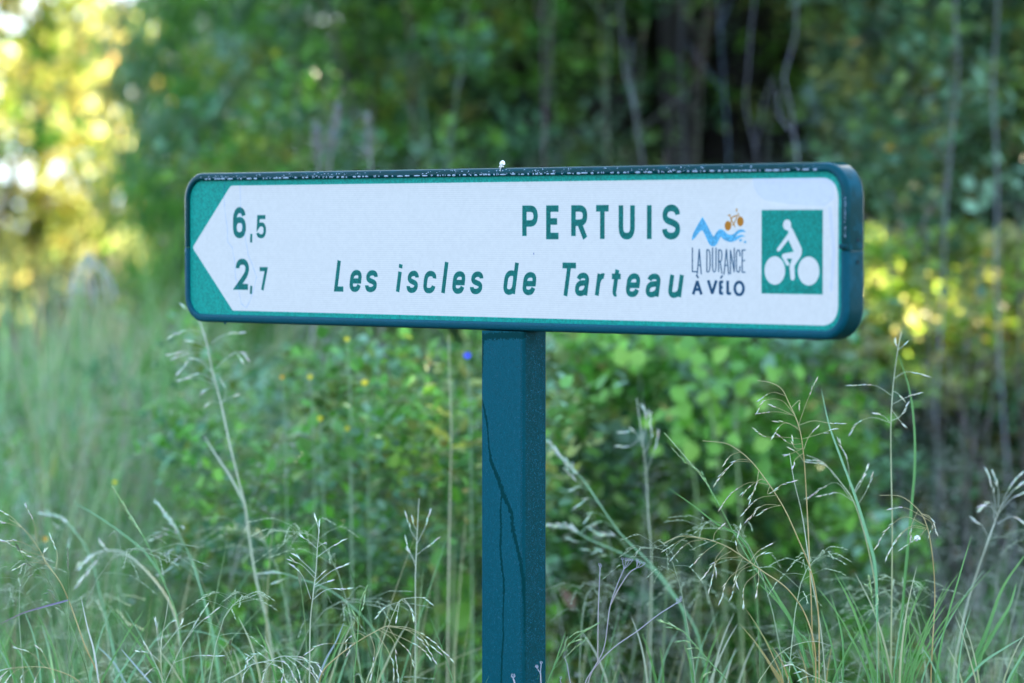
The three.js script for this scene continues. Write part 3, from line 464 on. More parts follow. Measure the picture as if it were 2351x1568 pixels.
sunTree('broad yellow leaved tree glowing in the sun at the top left', -2.0, -8.778, 2.7, 0.86, 1.5, 190);
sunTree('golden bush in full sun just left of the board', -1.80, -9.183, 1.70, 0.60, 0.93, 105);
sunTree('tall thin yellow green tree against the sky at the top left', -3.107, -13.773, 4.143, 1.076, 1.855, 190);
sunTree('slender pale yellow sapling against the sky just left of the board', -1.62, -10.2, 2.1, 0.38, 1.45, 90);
bush('shaded green bush among the sunlit trees at the left edge', 'shrub', null, 'shaded_bush', [[wob(G0(-1.961, -8.643), V(-1.893, 1.855, -8.643)), 0.02, 0.006]],
  [[LEAF.oval, M.leaf, 16, 24, inBox(-2.028, -1.584, 1.478, 1.64, -8.913, -8.373), 0.05, G1, [0.7, 1.1]], [LEAF.oval, M.leaf, 8, 24, inBox(-1.625, -1.356, 1.452, 2.056, -9.183, -8.373), 0.07, [...G1, ...GB], [0.7, 1.2]]]);
// far wood that closes the view past the trees
{
  const o = thing('far_wood', 'pale sunlit wood far behind the trees at the left', 'wood', null); o.userData.kind = 'stuff';
  foliage('foliage', LEAF.big, M.sunLeaf, o, 700, 24, inBox(-12.136, -1.629, 0.1, 1.0, -25.923, -21.873), 0.28, [[0.35, 0.38, 0.12], [0.25, 0.32, 0.09], [0.2, 0.28, 0.08]], [1.6, 2.6], 'up', false);
}

// ---------------------------------------------------------------- meadow grass and herbs out of focus
{
  const geos = [0.25, 0.5, 0.85].map((bend, k) => { const b = new MB(), pts = []; for (let j = 0; j <= 4; j++) { const t = j / 4; pts.push(V(0, t * (1 - bend * 0.35 * t), bend * 0.7 * t * t)); } b.blade(pts, 0.010 - 0.002 * k, [1, 1, 1], [1, 1, 1], V(1, 0, 0).cross(V(0, 1, 0))); return b.geo(); });
  const pal = [[0.14, 0.34, 0.07], [0.20, 0.40, 0.13], [0.27, 0.46, 0.20], [0.36, 0.46, 0.25], [0.11, 0.31, 0.05]];
  geos.forEach((g, k) => {
    const ms = [], cs = [];
    for (let j = 0; j < 13000; j++) {
      const left = rnd() < 0.62, x = left ? rr(-2.4, -0.15) : rr(-0.3, 1.8), z = left ? rr(-6.0, -0.7) : rr(-3.2, -0.7), n = noise(x * 2.2, z * 2.2, 5), d = EYE.z - z, px = (x - EYE.x) / d * FPX + 1175;
      if (!left && rnd() < 0.84) continue;
      if (noise(x * 3.1, z * 2.4, 11) < 0.50 && rnd() < 0.85) continue;
      obj.position.set(x, ground(x, z) - 0.02, z);
      obj.rotation.set(rr(-0.2, 0.2), rr(0, 6.28), rr(-0.25, 0.25), 'YXZ');
      let h = rr(0.35, 0.84) * (z < -2.6 ? 1.18 : 1) * (0.75 + 0.5 * n); if (px > 700) h = Math.min(h, rr(0.3, 0.62));
      if (d < 5.7) h = Math.min(h, rr(0.3, 0.68)); 
      obj.scale.set(rr(0.5, 0.8), h, h); obj.updateMatrix(); if (open_(V(x, h * 0.8, z))) continue; ms.push(obj.matrix.clone());
      const c = pal[(rnd() * pal.length) | 0], q = rr(0.55, 1.35) * (0.7 + 0.6 * n), dry = rnd() < 0.22; cs.push(dry ? [0.42 * q, 0.36 * q, 0.2 * q] : c.map((v) => v * q));
    }
    const im = new THREE.InstancedMesh(g, M.grass, ms.length); ms.forEach((m, j) => { im.setMatrixAt(j, m); im.setColorAt(j, colour.setRGB(...cs[j])); });
    im.name = numbered('grass'); tag(im, ['green meadow grass, upright blades', 'green meadow grass, leaning blades', 'green meadow grass, arching blades'][k], 'grass', null, 'stuff'); im.castShadow = im.receiveShadow = true; scene.add(im);
  });
  // pale seed heads of that grass
  const b = new MB(); const c = [1, 1, 1]; b.tube([V(0, 0, 0), V(0.01, 0.5, 0), V(0.05, 0.92, 0.02), V(0.09, 1, 0.03)], 0.0012, 0.0006, [0.6, 0.8, 0.5], c, 3, 5);
  for (let k = 0; k < 34; k++) { const t = rr(0.68, 1), q = V(0.01 + 0.08 * Math.pow(Math.max(0, t - 0.5) * 2, 2), t, 0.02 * t), d = V(rr(-0.6, 1), rr(0.1, 0.9), rr(-0.8, 0.8)).normalize(), e = q.clone().addScaledVector(d, 0.05 * (1.1 - t) * 2.4 + 0.008); b.tube([q, e], 0.0004, 0.0003, c, c, 3, 1); b.seed(e, V(d.x, d.y - 0.6, d.z).normalize(), 0.016, 0.0016, c); }
  const g = b.geo(), ms = [], cs = [];
  for (let j = 0; j < 260; j++) { const left = rnd() < 0.8, x = left ? rr(-2.0, -0.25) : rr(0.1, 1.3), z = left ? rr(-5.4, -1.5) : rr(-2.4, -1.2); obj.position.set(x, ground(x, z), z); obj.rotation.set(rr(-0.15, 0.15), rr(0, 6.28), rr(-0.25, 0.2), 'YXZ'); const s = rr(0.6, 0.92) * (left ? 1 : 0.85); obj.scale.set(0.9, s, 0.9); obj.updateMatrix(); ms.push(obj.matrix.clone()); const q = rr(0.6, 1); cs.push([0.44 * q, 0.46 * q, 0.36 * q]); }
  const im = new THREE.InstancedMesh(g, M.grass, ms.length); ms.forEach((m, j) => { im.setMatrixAt(j, m); im.setColorAt(j, colour.setRGB(...cs[j])); });
  im.name = numbered('grass'); tag(im, 'pale feathery seed heads standing in the meadow grass', 'grass', null, 'stuff'); scene.add(im);
}
{
  const geos = [0.2, 0.5, 0.9].map((bend) => { const b = new MB(), pts = []; for (let j = 0; j <= 5; j++) { const t = j / 5; pts.push(V(0.03 * Math.sin(t * 3), t * (1 - bend * 0.3 * t * t), bend * 0.5 * t * t * t)); } b.blade(pts, 0.0034, [1, 1, 1], [1, 1, 1]); return b.geo(); });
  const tones = [[0.10, 0.27, 0.07], [0.18, 0.36, 0.15], [0.30, 0.42, 0.19], [0.44, 0.42, 0.22]];
  geos.forEach((g, k) => {
    const ms = [], cs = []; for (let j = 0; j < 330; j++) { const left = rnd() < 0.55, x = left ? rr(-0.68, 0.0) : rr(0.04, 0.75), z = rr(-1.15, 0.12); if (noise(x * 7, z * 3, 21) < 0.38) continue; const h = rr(0.56, 0.92) * (left ? 1 : 0.9) * (1 - 0.1 * (z > -0.3)); obj.position.set(x, ground(x, z) - 0.01, z); obj.rotation.set(rr(-0.16, 0.16), rr(0, 6.28), rr(-0.2, 0.2), 'YXZ'); obj.scale.set(rr(0.6, 1.1), h, h); obj.updateMatrix(); ms.push(obj.matrix.clone()); const c = tones[(rnd() * 4) | 0], q = rr(0.7, 1.2); cs.push(c.map((v) => v * q)); }
    const im = new THREE.InstancedMesh(g, M.grass, ms.length); ms.forEach((m, j) => { im.setMatrixAt(j, m); im.setColorAt(j, colour.setRGB(...cs[j])); }); im.name = numbered('grass'); tag(im, ['fine upright grass blades around the sign post', 'fine leaning grass blades around the sign post', 'fine arching grass blades around the sign post'][k], 'grass', null, 'stuff'); scene.add(im);
  });
  // fine open seed heads among them
  [0, 1, 2].forEach((v) => {
    const b = new MB(), w = [1, 1, 1], cv = b.tube([V(0, 0, 0), V(0.012, 0.45, 0), V(0.03, 0.8, 0.01), V(0.06 + 0.03 * v, 0.97, 0.02), V(0.10 + 0.06 * v, 1 - 0.02 * v, 0.03)], 0.0009, 0.0004, [0.55, 0.8, 0.4], [0.9, 0.85, 0.6], 4, 14);
    for (let k = 0; k < 15; k++) { const t = 0.66 + 0.32 * k / 15, q = cv.getPoint(t), a = k * 2.4, L = rr(0.05, 0.10) * (1.15 - (t - 0.66) * 2.2), d = V(Math.cos(a), 0.5, Math.sin(a)).normalize(), e = q.clone().addScaledVector(d, L).add(V(0.02 * v, -L * rr(0.2, 0.9), 0)), mid = q.clone().lerp(e, 0.5).add(V(0, L * 0.22, 0)), c2 = b.tube([q, mid, e], 0.00034, 0.00026, w, w, 3, 4); for (let m = 0; m < 5; m++) { const s = 0.5 + 0.5 * m / 5, dd = c2.getTangent(Math.min(0.99, s)).add(V(gauss(), gauss(), gauss()).multiplyScalar(0.3)).normalize(); b.seed(c2.getPoint(s), dd, rr(0.006, 0.010), 0.0008, w); } }
    const g = b.geo(), ms = [], cs = []; for (let j = 0; j < 12; j++) { const left = rnd() < 0.7, x = left ? rr(-0.68, -0.02) : rr(0.06, 0.75), z = rr(-1.1, 0.1), h = rr(0.58, 0.86); if (x > -0.14 && x < 0.16 && z > -0.2) continue; obj.position.set(x, ground(x, z) - 0.01, z); obj.rotation.set(rr(-0.12, 0.12), rr(0, 6.28), rr(-0.16, 0.16), 'YXZ'); obj.scale.set(1, h, 1); obj.updateMatrix(); ms.push(obj.matrix.clone()); const q = rr(0.75, 1.1); cs.push([0.46 * q, 0.54 * q, 0.34 * q]); }
    const im = new THREE.InstancedMesh(g, M.grass, ms.length); ms.forEach((m, j) => { im.setMatrixAt(j, m); im.setColorAt(j, colour.setRGB(...cs[j])); }); im.name = numbered('grass'); tag(im, ['loose upright seed heads in the grass around the post', 'bowed seed heads in the grass around the post', 'strongly nodding seed heads in the grass around the post'][v], 'grass', null, 'stuff'); scene.add(im);
  });
}
// bare and dry stems one can tell apart; [label, colour, depth, radius, ...lines of pixels]
const PALE = [0.26, 0.255, 0.29], GREY = [0.13, 0.125, 0.14], STRAW = [0.45, 0.42, 0.24], GREEN = [0.20, 0.30, 0.16];
const px = (list, depth, dz = 0) => { const q = []; for (let k = 0; k < list.length; k += 2) q.push(at(list[k], list[k + 1], depth + dz * gauss())); return q; };
const wavy = (p) => p.flatMap((q, k) => k ? [p[k - 1].clone().lerp(q, 0.5).add(V(0, 0, gauss() * 0.006)), q] : [q]);
for (const [label, c, d, r, ...lines] of [
  ['pale forked bare stem above the cycling symbol', PALE, 8.19, 0.0070, [1880, 1150, 1862, 800, 1832, 380, 1818, 260, 1800, 180, 1826, 80, 1830, -60], [1815, 300, 1792, 270, 1782, 200]],
  ['thin pale stem left of the dark hollow', PALE, 8.38, 0.0053, [1500, 800, 1475, 370, 1455, 240, 1436, 170, 1424, 20, 1430, -80], [1458, 250, 1446, 160, 1452, 90]],
  ['straight grey stem at the edge of the dark hollow', GREY, 8.57, 0.0059, [1590, 800, 1572, 370, 1566, 230, 1562, 130, 1570, -60]],
  ['grey forked stem in front of the trunk', GREY, 8.38, 0.0083, [1760, 800, 1738, 370, 1712, 240, 1722, 90, 1740, -60], [1736, 340, 1750, 250, 1772, 180]],
  ['tall grey stem right of the board end', PALE, 8.19, 0.0070, [2150, 900, 2164, 700, 2172, 480, 2200, 150, 2190, -80]],
  ['stout blue grey stem at the right edge', PALE, 8.19, 0.0094, [2330, 1300, 2300, 900, 2286, 640, 2290, 430, 2280, 200, 2296, -80]],
  ['pale green forked stem above the middle of the board', GREEN, 8.01, 0.0046, [1005, 760, 990, 380, 978, 300, 965, 190], [984, 330, 930, 240, 905, 215]],
  ['faint upright stem above the left half of the board', GREY, 8.95, 0.0060, [690, 760, 684, 340, 676, 120, 670, -60]],
  ['straight straw green stem just left of the post', STRAW, 5.9, 0.0061, [1028, 1500, 1032, 1200, 1036, 1000, 1030, 770]],
  ['leaning dry straw across the meadow grass', STRAW, 7.32, 0.0056, [255, 1090, 470, 930, 700, 735]],
  ['leaning grey stem right of the post under the board', GREY, 7.66, 0.0046, [1390, 1150, 1352, 960, 1290, 770]],
  ['dark leaning stem under the emblem on the board', GREY, 7.66, 0.0040, [1490, 1200, 1462, 990, 1450, 770]],
  ['long grey stem under the cycling symbol', GREY, 7.49, 0.0057, [1930, 1500, 1912, 1200, 1890, 900, 1862, 740]],
  ['brown stem low right of the board', GREY, 7.66, 0.0057, [2010, 1200, 1995, 950, 1985, 760]],
  ['slanting brown stem near the right edge', GREY, 7.83, 0.0046, [2210, 1200, 2150, 990, 2100, 760]],
  ['fine bare stem rising through the low shrub', PALE, 6.98, 0.0028, [1486, 1300, 1480, 1000, 1470, 880, 1462, 760]],
]) {
  const o = thing('bare_twig', label, 'stem', null), b = new MB();
  lines.forEach((l, k) => { const p = px(l, d, 0.02); if (k === 0 && !label.startsWith('leaning dry straw')) { const e = p[0]; p.unshift(V(e.x, ground(e.x, e.z) - 0.02, e.z)); } b.tube(wavy(p), r * (c === GREY ? 0.62 : 1) * (k ? 0.16 : 0.25), r * 0.09, c.map((v) => v * 0.9), c, 6); });
  part('stem', b.geo(), M.stalk, o);
}
{
  const b = new MB(); for (let k = 0; k < 50; k++) { const right = rnd() < 0.75, x = right ? rr(0.15, 1.6) : rr(-0.6, 0.2), z = rr(-4.6, -2.9), h = rr(0.5, 1.9), c = [0.15, 0.14, 0.145].map((v) => v * rr(0.6, 1.4)), g0 = V(x, ground(x, z), z), e = V(x + gauss() * 0.3, ground(x, z) + h, z + gauss() * 0.12); b.tube([g0, g0.clone().lerp(e, 0.5).add(V(gauss() * 0.03, 0, gauss() * 0.03)), e], rr(0.0010, 0.0022), 0.0006, c, c, 4, 6); for (let m = 0; m < 5; m++) { const t = rr(0.3, 0.9), q = g0.clone().lerp(e, t); b.tube([q, q.clone().add(V(gauss() * 0.12, rr(0.02, 0.16), gauss() * 0.1))], 0.001, 0.0005, c, c, 3, 1); } }
  const m = part('undergrowth', b.geo(), M.stalk, scene); tag(m, 'tangle of thin dead grey brown stems in front of the hedge', 'undergrowth', null, 'stuff');
}
// brown fluffy spikes over the board
for (const [label, x, y, h, lean] of [['dusty purple dried flower spike, leftmost of the three above the board', 725, 285, 130, 8], ['dusty purple dried flower spike with the fork, middle of the three above the board', 775, 240, 160, -22], ['dusty purple dried flower spike, rightmost of the three above the board', 840, 265, 140, 14]]) {
  const o = thing('dried_flower', label, 'dried plant', null, 'dried flower spikes above the board'), b = new MB(), s = new MB(), D = 7.66;
  const pts = px([x + lean * 3, 900, x + lean * 1.2, y + h + 60, x + lean * 0.5, y + h * 0.5, x, y], D); const e = pts[0]; pts.unshift(V(e.x, ground(e.x, e.z) - 0.02, e.z));
  const cv = b.tube(pts, 0.003, 0.001, [0.2, 0.17, 0.17], [0.3, 0.26, 0.28], 5); part('stem', b.geo(), M.stalk, o);
  for (let k = 0; k < 110; k++) { const t = 1 - 0.32 * rnd(), q = cv.getPoint(t), d = V(gauss(), rr(0, 1.2), gauss()).normalize(); s.seed(q, d, rr(0.014, 0.032) * (0.5 + 2.4 * (1 - t)), 0.0014, [0.19, 0.19, 0.165].map((v) => v * rr(0.7, 1.3))); }
  part('seed_head', s.geo(), M.stalk, o);
}
// pale drooping plume at the left, far out of focus
{
  const o = thing('grass_plume', 'pale drooping grass plume on a long stem at the left below the sunlit trees', 'grass', null), b = new MB(), s = new MB(), D = 8.01;
  const p = px([110, 1000, 140, 800, 172, 690, 200, 600], D), e = p[0]; p.unshift(V(e.x, ground(e.x, e.z) - 0.02, e.z)); b.tube(p, 0.0035, 0.0018, STRAW, STRAW, 5); part('stem', b.geo(), M.stalk, o);
  for (let k = 0; k < 18; k++) { const x = rr(152, 268), a = at(200 + rr(-10, 10), rr(575, 612), D), m = at(200 + (x - 200) * 0.65, rr(608, 632), D + rr(-0.03, 0.03)), f = at(x, rr(650, 690), D + rr(-0.05, 0.05)); s.tube([a, m, f], 0.0014, 0.0012, [0.34, 0.36, 0.30], [0.38, 0.38, 0.33], 4); s.seed(f, V(0.1, -1, 0), 0.02, 0.002, [0.36, 0.36, 0.32]); }
  part('seed_head', s.geo(), M.stalk, o);
}
// plants with leaves large enough to tell apart
function leafPlant(name, label, cat, D, stems, leaves, geo, mats, size) {
  const o = thing(name, label, cat, null), b = new MB();
  for (const s of stems) { const p = px(s, D, 0.02), e = p[0]; p.unshift(V(e.x, ground(e.x, e.z) - 0.02, e.z)); b.tube(p, 0.0035, 0.0012, [0.14, 0.2, 0.07], [0.16, 0.26, 0.08], 5); }
  part('stem', b.geo(), M.stalk, o);
  for (const [x, y, f] of leaves) { const m = part('leaf', geo, mats[(rnd() * mats.length) | 0], o); m.position.copy(at(x, y, D + rr(-0.08, 0.02))); m.rotation.set(rr(-1.1, 0.3), rr(-0.9, 0.9), rr(-1.5, 1.5), 'YXZ'); m.scale.setScalar((f ?? 1) * rr(0.8, 1.2) * size * 1.15); }
  return o;
}
const near = (list, n, s) => { const q = []; for (const [x, y] of list) for (let k = 0; k < n; k++) q.push([x + gauss() * s, y + gauss() * s]); return q; };
const brightLeaf = [[0.17, 0.38, 0.05], [0.24, 0.44, 0.07], [0.12, 0.30, 0.05]].map((c) => leafy({ color: lin(...c), transmission: 0.42, clearcoat: 0.3 }));
const limeLeaf = [[0.30, 0.50, 0.06], [0.36, 0.52, 0.08], [0.24, 0.46, 0.06]].map((c) => leafy({ color: lin(...c), transmission: 0.5, clearcoat: 0.3 }));
const yellowLeaf = [[0.55, 0.55, 0.05], [0.62, 0.58, 0.08]].map((c) => leafy({ color: lin(...c), transmission: 0.5, clearcoat: 0.3 }));
const bigLeaf = leafGeo(0.05, 0.044, 0.22, 0.1, 0.2);
leafPlant('bramble', 'bramble with bright broad green leaves under the emblem, right of the post', 'bramble', 6.85, [[1660, 1200, 1640, 1000, 1620, 880, 1590, 790], [1700, 1200, 1690, 1000, 1700, 900, 1800, 870], [1600, 1200, 1590, 1080, 1560, 1010]],
  [[1600, 895], [1640, 880], [1665, 915], [1690, 905], [1610, 930], [1580, 960], [1640, 965], [1562, 1000], [1570, 1030], [1740, 880], [1780, 880], [1585, 805], [1600, 840], [1625, 1075], [1700, 1010], [1730, 1030], [1500, 960], [1470, 975], [1830, 870], [1605, 870], [1680, 960], [1550, 960], [1760, 940], [1655, 1040], [1520, 1040], [1575, 920], [1625, 905], [1660, 1000], [1590, 1060], [1720, 960], ...near([[1550, 800], [1440, 830], [1680, 820], [1400, 900], [1750, 1100], [1650, 1150]], 2, 40)], bigLeaf, brightLeaf, 0.62);
leafPlant('lime_leaf_plant', 'sunlit lime green leafy plant just left of the post', 'plant', 6.45, [[960, 1300, 940, 1150, 930, 1050], [1000, 1300, 985, 1120, 960, 1030]],
  [[925, 1075], [940, 1090], [915, 1110], [935, 1120], [960, 1020], [985, 1050], [905, 1060], [1000, 1060], [990, 1080], [970, 1100], [920, 1100], [860, 1020], [1020, 1110], [945, 1060], [1010, 1040], ...near([[940, 1080], [970, 1040], [900, 1040]], 7, 28)], bigLeaf, limeLeaf, 0.42);
leafPlant('broad_leaf_weed', 'broad green leaves low beside the left side of the post', 'plant', 6.6, [[1080, 1500, 1085, 1400, 1080, 1350]], [[1075, 1380, 1.3], [1085, 1420, 1.4], [1060, 1430, 1.1], [1090, 1465, 1.3], [1095, 1385, 1]], bigLeaf, brightLeaf, 0.9);
leafPlant('yellowing_leaf_stem', 'narrow yellow leaf hanging on a stem left of the post', 'plant', 6.4, [[1040, 1150, 1038, 1010, 1040, 860]], [[1034, 1010, 1.1], [1040, 960, 1], [1030, 1030, 1]].map((q) => q), leafGeo(0.062, 0.016, 0.3, 0.4), yellowLeaf, 1);
for (const [label, x, y, D, c] of [['single orange dry leaf low at the right', 1980, 1345, 7.32, [0.26, 0.14, 0.05]], ['reddish fallen leaf caught in the grass low right of the post', 1318, 1400, 6.50, [0.16, 0.09, 0.05]]]) {
  const m = new THREE.Mesh(leafGeo(0.045, 0.022, 0.4, 0.3), leafy({ color: lin(...c) })); m.name = numbered('dry_leaf'); m.position.copy(at(x, y, D)); m.rotation.set(-0.3, 0.3, 0.5); scene.add(m); tag(m, label, 'leaf');
}
// small flowers
{
  const Y = leafy({ color: lin(0.66, 0.60, 0.04), transmission: 0.35, clearcoat: 0 }), O = leafy({ color: lin(0.62, 0.34, 0.05), transmission: 0.3, clearcoat: 0 }), B = leafy({ color: lin(0.10, 0.12, 0.75), transmission: 0.3, clearcoat: 0 }), C = new THREE.MeshStandardMaterial({ color: lin(0.5, 0.35, 0.03), roughness: 0.9 });
  const petal = leafGeo(0.009, 0.007, 0.2, 0.05, -0.2).rotateX(-1.0);
  const petals = mergeGeometries([0, 1, 2, 3, 4].map((k) => petal.clone().rotateY(k * 1.2566))).rotateX(1.1);
  for (const [name, label, x, y, D, m, s] of [
    ['yellow_flower', 'small yellow flower, the one highest under the board left of the post', 797, 781, 6.2, Y, 0.8], ['yellow_flower', 'small yellow flower, left of the brighter one under the board', 712, 868, 6.2, Y, 0.8], ['yellow_flower', 'brightest small yellow flower under the board left of the post', 837, 881, 6.2, Y, 0.95], ['yellow_flower', 'small yellow flower low above the dark grass, left of two', 735, 963, 6.2, Y, 0.85], ['yellow_flower', 'small yellow flower low above the dark grass, right of two', 797, 986, 6.2, Y, 0.85],
    ['yellow_flower', 'lone small yellow flower at the foot of the leaning straw', 264, 1109, 6.2, Y, 0.7], ['orange_flower', 'small orange flower at the lower left edge', 105, 1240, 6.2, O, 0.8], ['orange_flower', 'small orange flower under the board left of the yellow ones', 648, 868, 6.2, O, 0.7], ['blue_flower', 'bright blue flower beside the post top', 1073, 819, 6.2, B, 1.05]]) {
    const p = at(x, y, D), o = thing(name, label, 'flower', p, 'small flowers in the undergrowth');
    const f = part('petals', petals, m, o); f.scale.setScalar(s * 0.95);
    const c = part('flower_centre', new THREE.SphereGeometry(0.0022 * s, 8, 6), m === B ? B : C, o); c.position.z = 0.001;
    const b = new MB(); b.tube([V(0, -0.002, -0.001), V(0.004, -0.08, -0.01), V(0.01, ground(p.x, p.z) - p.y, -0.02)], 0.0008, 0.0012, GREEN, GREEN, 4); part('stem', b.geo(), M.stalk, o);
  }
}

// ---------------------------------------------------------------- tall grasses in and near focus, one by one
// points are in the pixels of two enlarged views, L (left of the post) and R (right of it)
const Lp = (x, y) => [x * 0.5241, 746.2 + y * 0.5241], Rp = (x, y) => [1175.5 + x * 0.5241, 746.2 + y * 0.5241];
const TONE = { straw: [[0.28, 0.30, 0.11], [0.44, 0.46, 0.30], [0.56, 0.58, 0.42]], orange: [[0.34, 0.22, 0.06], [0.42, 0.36, 0.16], [0.56, 0.57, 0.42]], green: [[0.07, 0.21, 0.045], [0.16, 0.33, 0.09], [0.28, 0.40, 0.16]], pale: [[0.30, 0.34, 0.19], [0.48, 0.50, 0.38], [0.60, 0.62, 0.48]], dark: [[0.08, 0.16, 0.04], [0.12, 0.20, 0.06], [0.16, 0.20, 0.10]], blue: [[0.13, 0.32, 0.13], [0.26, 0.42, 0.24], [0.40, 0.46, 0.34]] };
// stem: pixels from the foot up; heads: lines from where each branchlet leaves the stem to its tip; style: open, dense (seeds along the stem) or none
function stalk(label, P, depth, rad, tone, stem, heads, opt = {}) {
  const o = thing('grass_stalk', label, 'grass stalk', null), b = new MB(), s = new MB(), [c0, c1, c2] = TONE[tone], pt = (x, y, dz = 0) => at(...P(x, y), depth + dz), n = stem.length / 2, pts = [];
  for (let k = 0; k < n; k++) pts.push(pt(stem[k * 2], stem[k * 2 + 1], opt.lean ? opt.lean * k / n : 0.012 * gauss()));
  const e = pts[0], f = V(e.x + rr(-0.04, 0.04), 0, e.z + rr(-0.04, 0.04)); f.y = ground(f.x, f.z) - 0.01; pts.unshift(f);
  const cv = b.tube(pts, rad, rad * 0.35, c0, c1, 5, pts.length * 6); part('stem', b.geo(), M.stalk, o);
  const spike = (q, d, l, r) => s.seed(q, d, l, r, c2.map((v) => v * rr(0.8, 1.15)), c1.map((v) => v * rr(0.8, 1.1)));
  for (const h of heads ?? []) {
    const q = [], m = h.length / 2, dz = gauss() * 0.03; for (let k = 0; k < m; k++) q.push(pt(h[k * 2], h[k * 2 + 1], dz * k / m));
    if (m === 2) q.splice(1, 0, q[0].clone().lerp(q[1], 0.5).add(V(0, 0.0025, 0)));
    const bc = s.tube(q, 0.00042, 0.00030, c1, c1, 3, m * 4), L = bc.getLength(), k0 = opt.full ?? 0.5, N = Math.max(2, Math.round(L * (1 - k0) / 0.0058));
    for (let k = 0; k < N; k++) { const t = Math.min(0.985, k0 + (1 - k0) * (k + rnd() * 0.6) / N), d = bc.getTangent(t).add(V(gauss(), gauss(), gauss()).multiplyScalar(0.28)).normalize(); spike(bc.getPoint(t), d, rr(0.007, 0.0115) * (opt.size ?? 1), rr(0.0006, 0.0009) * (opt.size ?? 1)); }
    if (!opt.bare) spike(q.at(-1).clone().addScaledVector(bc.getTangent(0.99), -0.005), bc.getTangent(0.99), 0.010 * (opt.size ?? 1), 0.0009 * (opt.size ?? 1));
  }
  if (opt.dense) for (let k = 0; k < opt.dense; k++) { const t = opt.from + (1 - opt.from) * k / opt.dense, d = cv.getTangent(t).multiplyScalar(1.1).add(V(gauss(), gauss() * 0.5, gauss()).multiplyScalar(opt.fluff ?? 0.35)).normalize(); spike(cv.getPoint(t), d, rr(0.006, 0.011) * (opt.size ?? 1) * (1.25 - 0.6 * (t - opt.from) / (1 - opt.from)), 0.0008 * (opt.size ?? 1)); }
  if (s.i.length) part('seed_head', s.geo(), M.stalk, o);
  for (const l of opt.leaves ?? []) { const g = new MB(), q = []; for (let k = 0; k < l.length; k += 2) q.push(pt(l[k], l[k + 1], 0.01 * k)); g.blade(q, opt.lw ?? 0.004, c0, c1); part('leaf', g.geo(), M.bladeColor, o); }
  return o;
}
stalk('tall dry stalk with a dead leaf, passing behind the lower left corner of the board', Lp, 5.65, 0.0022, 'pale', [1205, 1580, 1165, 1280, 1125, 1130, 1090, 920, 1072, 785, 1055, 720, 1010, 540, 968, 345, 930, 200, 905, 80, 880, 0, 850, -70],
  [[968, 345, 935, 335, 905, 352], [968, 345, 1000, 320, 1035, 308], [972, 345, 990, 290, 975, 255], [955, 270, 920, 275, 888, 296], [940, 195, 1000, 140, 1050, 120, 1085, 150], [932, 210, 890, 160, 840, 148], [932, 210, 845, 148, 780, 212], [940, 250, 890, 215, 845, 220], [940, 260, 860, 232, 788, 242], [920, 130, 860, 100, 800, 118, 738, 130], [922, 130, 850, 120, 760, 148], [915, 100, 870, 80, 820, 70], [905, 45, 840, 20, 750, 50], [925, 80, 980, 45, 1060, 33], [1000, 140, 1030, 120, 1060, 160], [870, -30, 830, -60, 800, -85]], { size: 1.25, full: 0.6, leaves: [[1072, 785, 1045, 730, 1000, 650, 940, 560, 888, 476]], lw: 0.005 });
stalk('open straw panicle on an orange stem at the far left bottom', Lp, 5.0, 0.001, 'orange', [440, 1580, 370, 1400, 310, 1230, 260, 1120, 200, 1040, 170, 980, 100, 890, 40, 850],
  [[100, 890, 50, 840, 0, 812], [95, 888, 40, 870, -10, 858], [160, 950, 150, 870, 110, 790], [245, 1070, 250, 1000, 222, 928], [195, 1045, 130, 1040, 58, 1072], [180, 1010, 100, 985, 0, 940], [170, 990, 90, 950, 10, 945], [210, 1050, 150, 1020, 85, 990], [230, 1075, 190, 1010, 200, 985]], { full: 0.55 });
stalk('dark green upright seed spike at the left', Lp, 4.95, 0.0011, 'dark', [304, 1580, 301, 1350, 300, 1200, 299, 1090, 297, 985], null, { dense: 60, from: 0.82, fluff: 0.18 });
stalk('green stem with drooping dark seed cluster at the left bottom', Lp, 5.0, 0.0009, 'dark', [390, 1570, 340, 1400, 290, 1270, 250, 1190, 190, 1090, 110, 1020, 70, 960], [[170, 1075, 120, 1040, 75, 975], [200, 1110, 150, 1095, 128, 1102], [250, 1190, 225, 1170, 205, 1175], [285, 1265, 260, 1225, 235, 1185]], { full: 0.2, dense: 20, from: 0.9 });
stalk('green thick seed spike arching to the upper left', Lp, 5.25, 0.0013, 'green', [800, 1580, 780, 1300, 710, 1110, 640, 950, 560, 820, 500, 720], null, { dense: 120, from: 0.70, fluff: 0.25, size: 1.2 });
stalk('blurred pale grass plume leaning left in the lower left middle', Lp, 5.55, 0.0018, 'blue', [960, 1580, 930, 1340, 880, 1160, 830, 1010, 760, 880, 685, 775], [[800, 950, 740, 920, 660, 940], [820, 1000, 770, 980, 735, 1000], [840, 1030, 800, 1010, 760, 1040], [770, 900, 790, 880, 800, 885], [860, 1100, 790, 1050, 700, 1090], [780, 930, 750, 900, 690, 910]], { dense: 70, from: 0.78, fluff: 0.7, size: 1.3 });
stalk('blurred grass head curling over to the left', Lp, 5.7, 0.0018, 'blue', [510, 1540, 480, 1350, 430, 1150, 400, 1030, 340, 920, 270, 850, 180, 828], [[330, 910, 310, 920, 300, 960], [300, 870, 270, 890, 250, 880]], { dense: 60, from: 0.8, fluff: 0.6, size: 1.4 });
stalk('blurred pale grass arching left and drooping at its tip', Lp, 5.6, 0.0018, 'pale', [800, 1480, 760, 1260, 700, 1150, 600, 1040, 520, 990, 420, 1000, 350, 1060], [[560, 1010, 480, 990, 450, 960], [450, 990, 400, 1060, 350, 1120], [480, 990, 430, 1030, 340, 1140], [410, 1000, 360, 1030, 345, 1050]], { size: 1.5, dense: 26, from: 0.86, fluff: 0.4 });
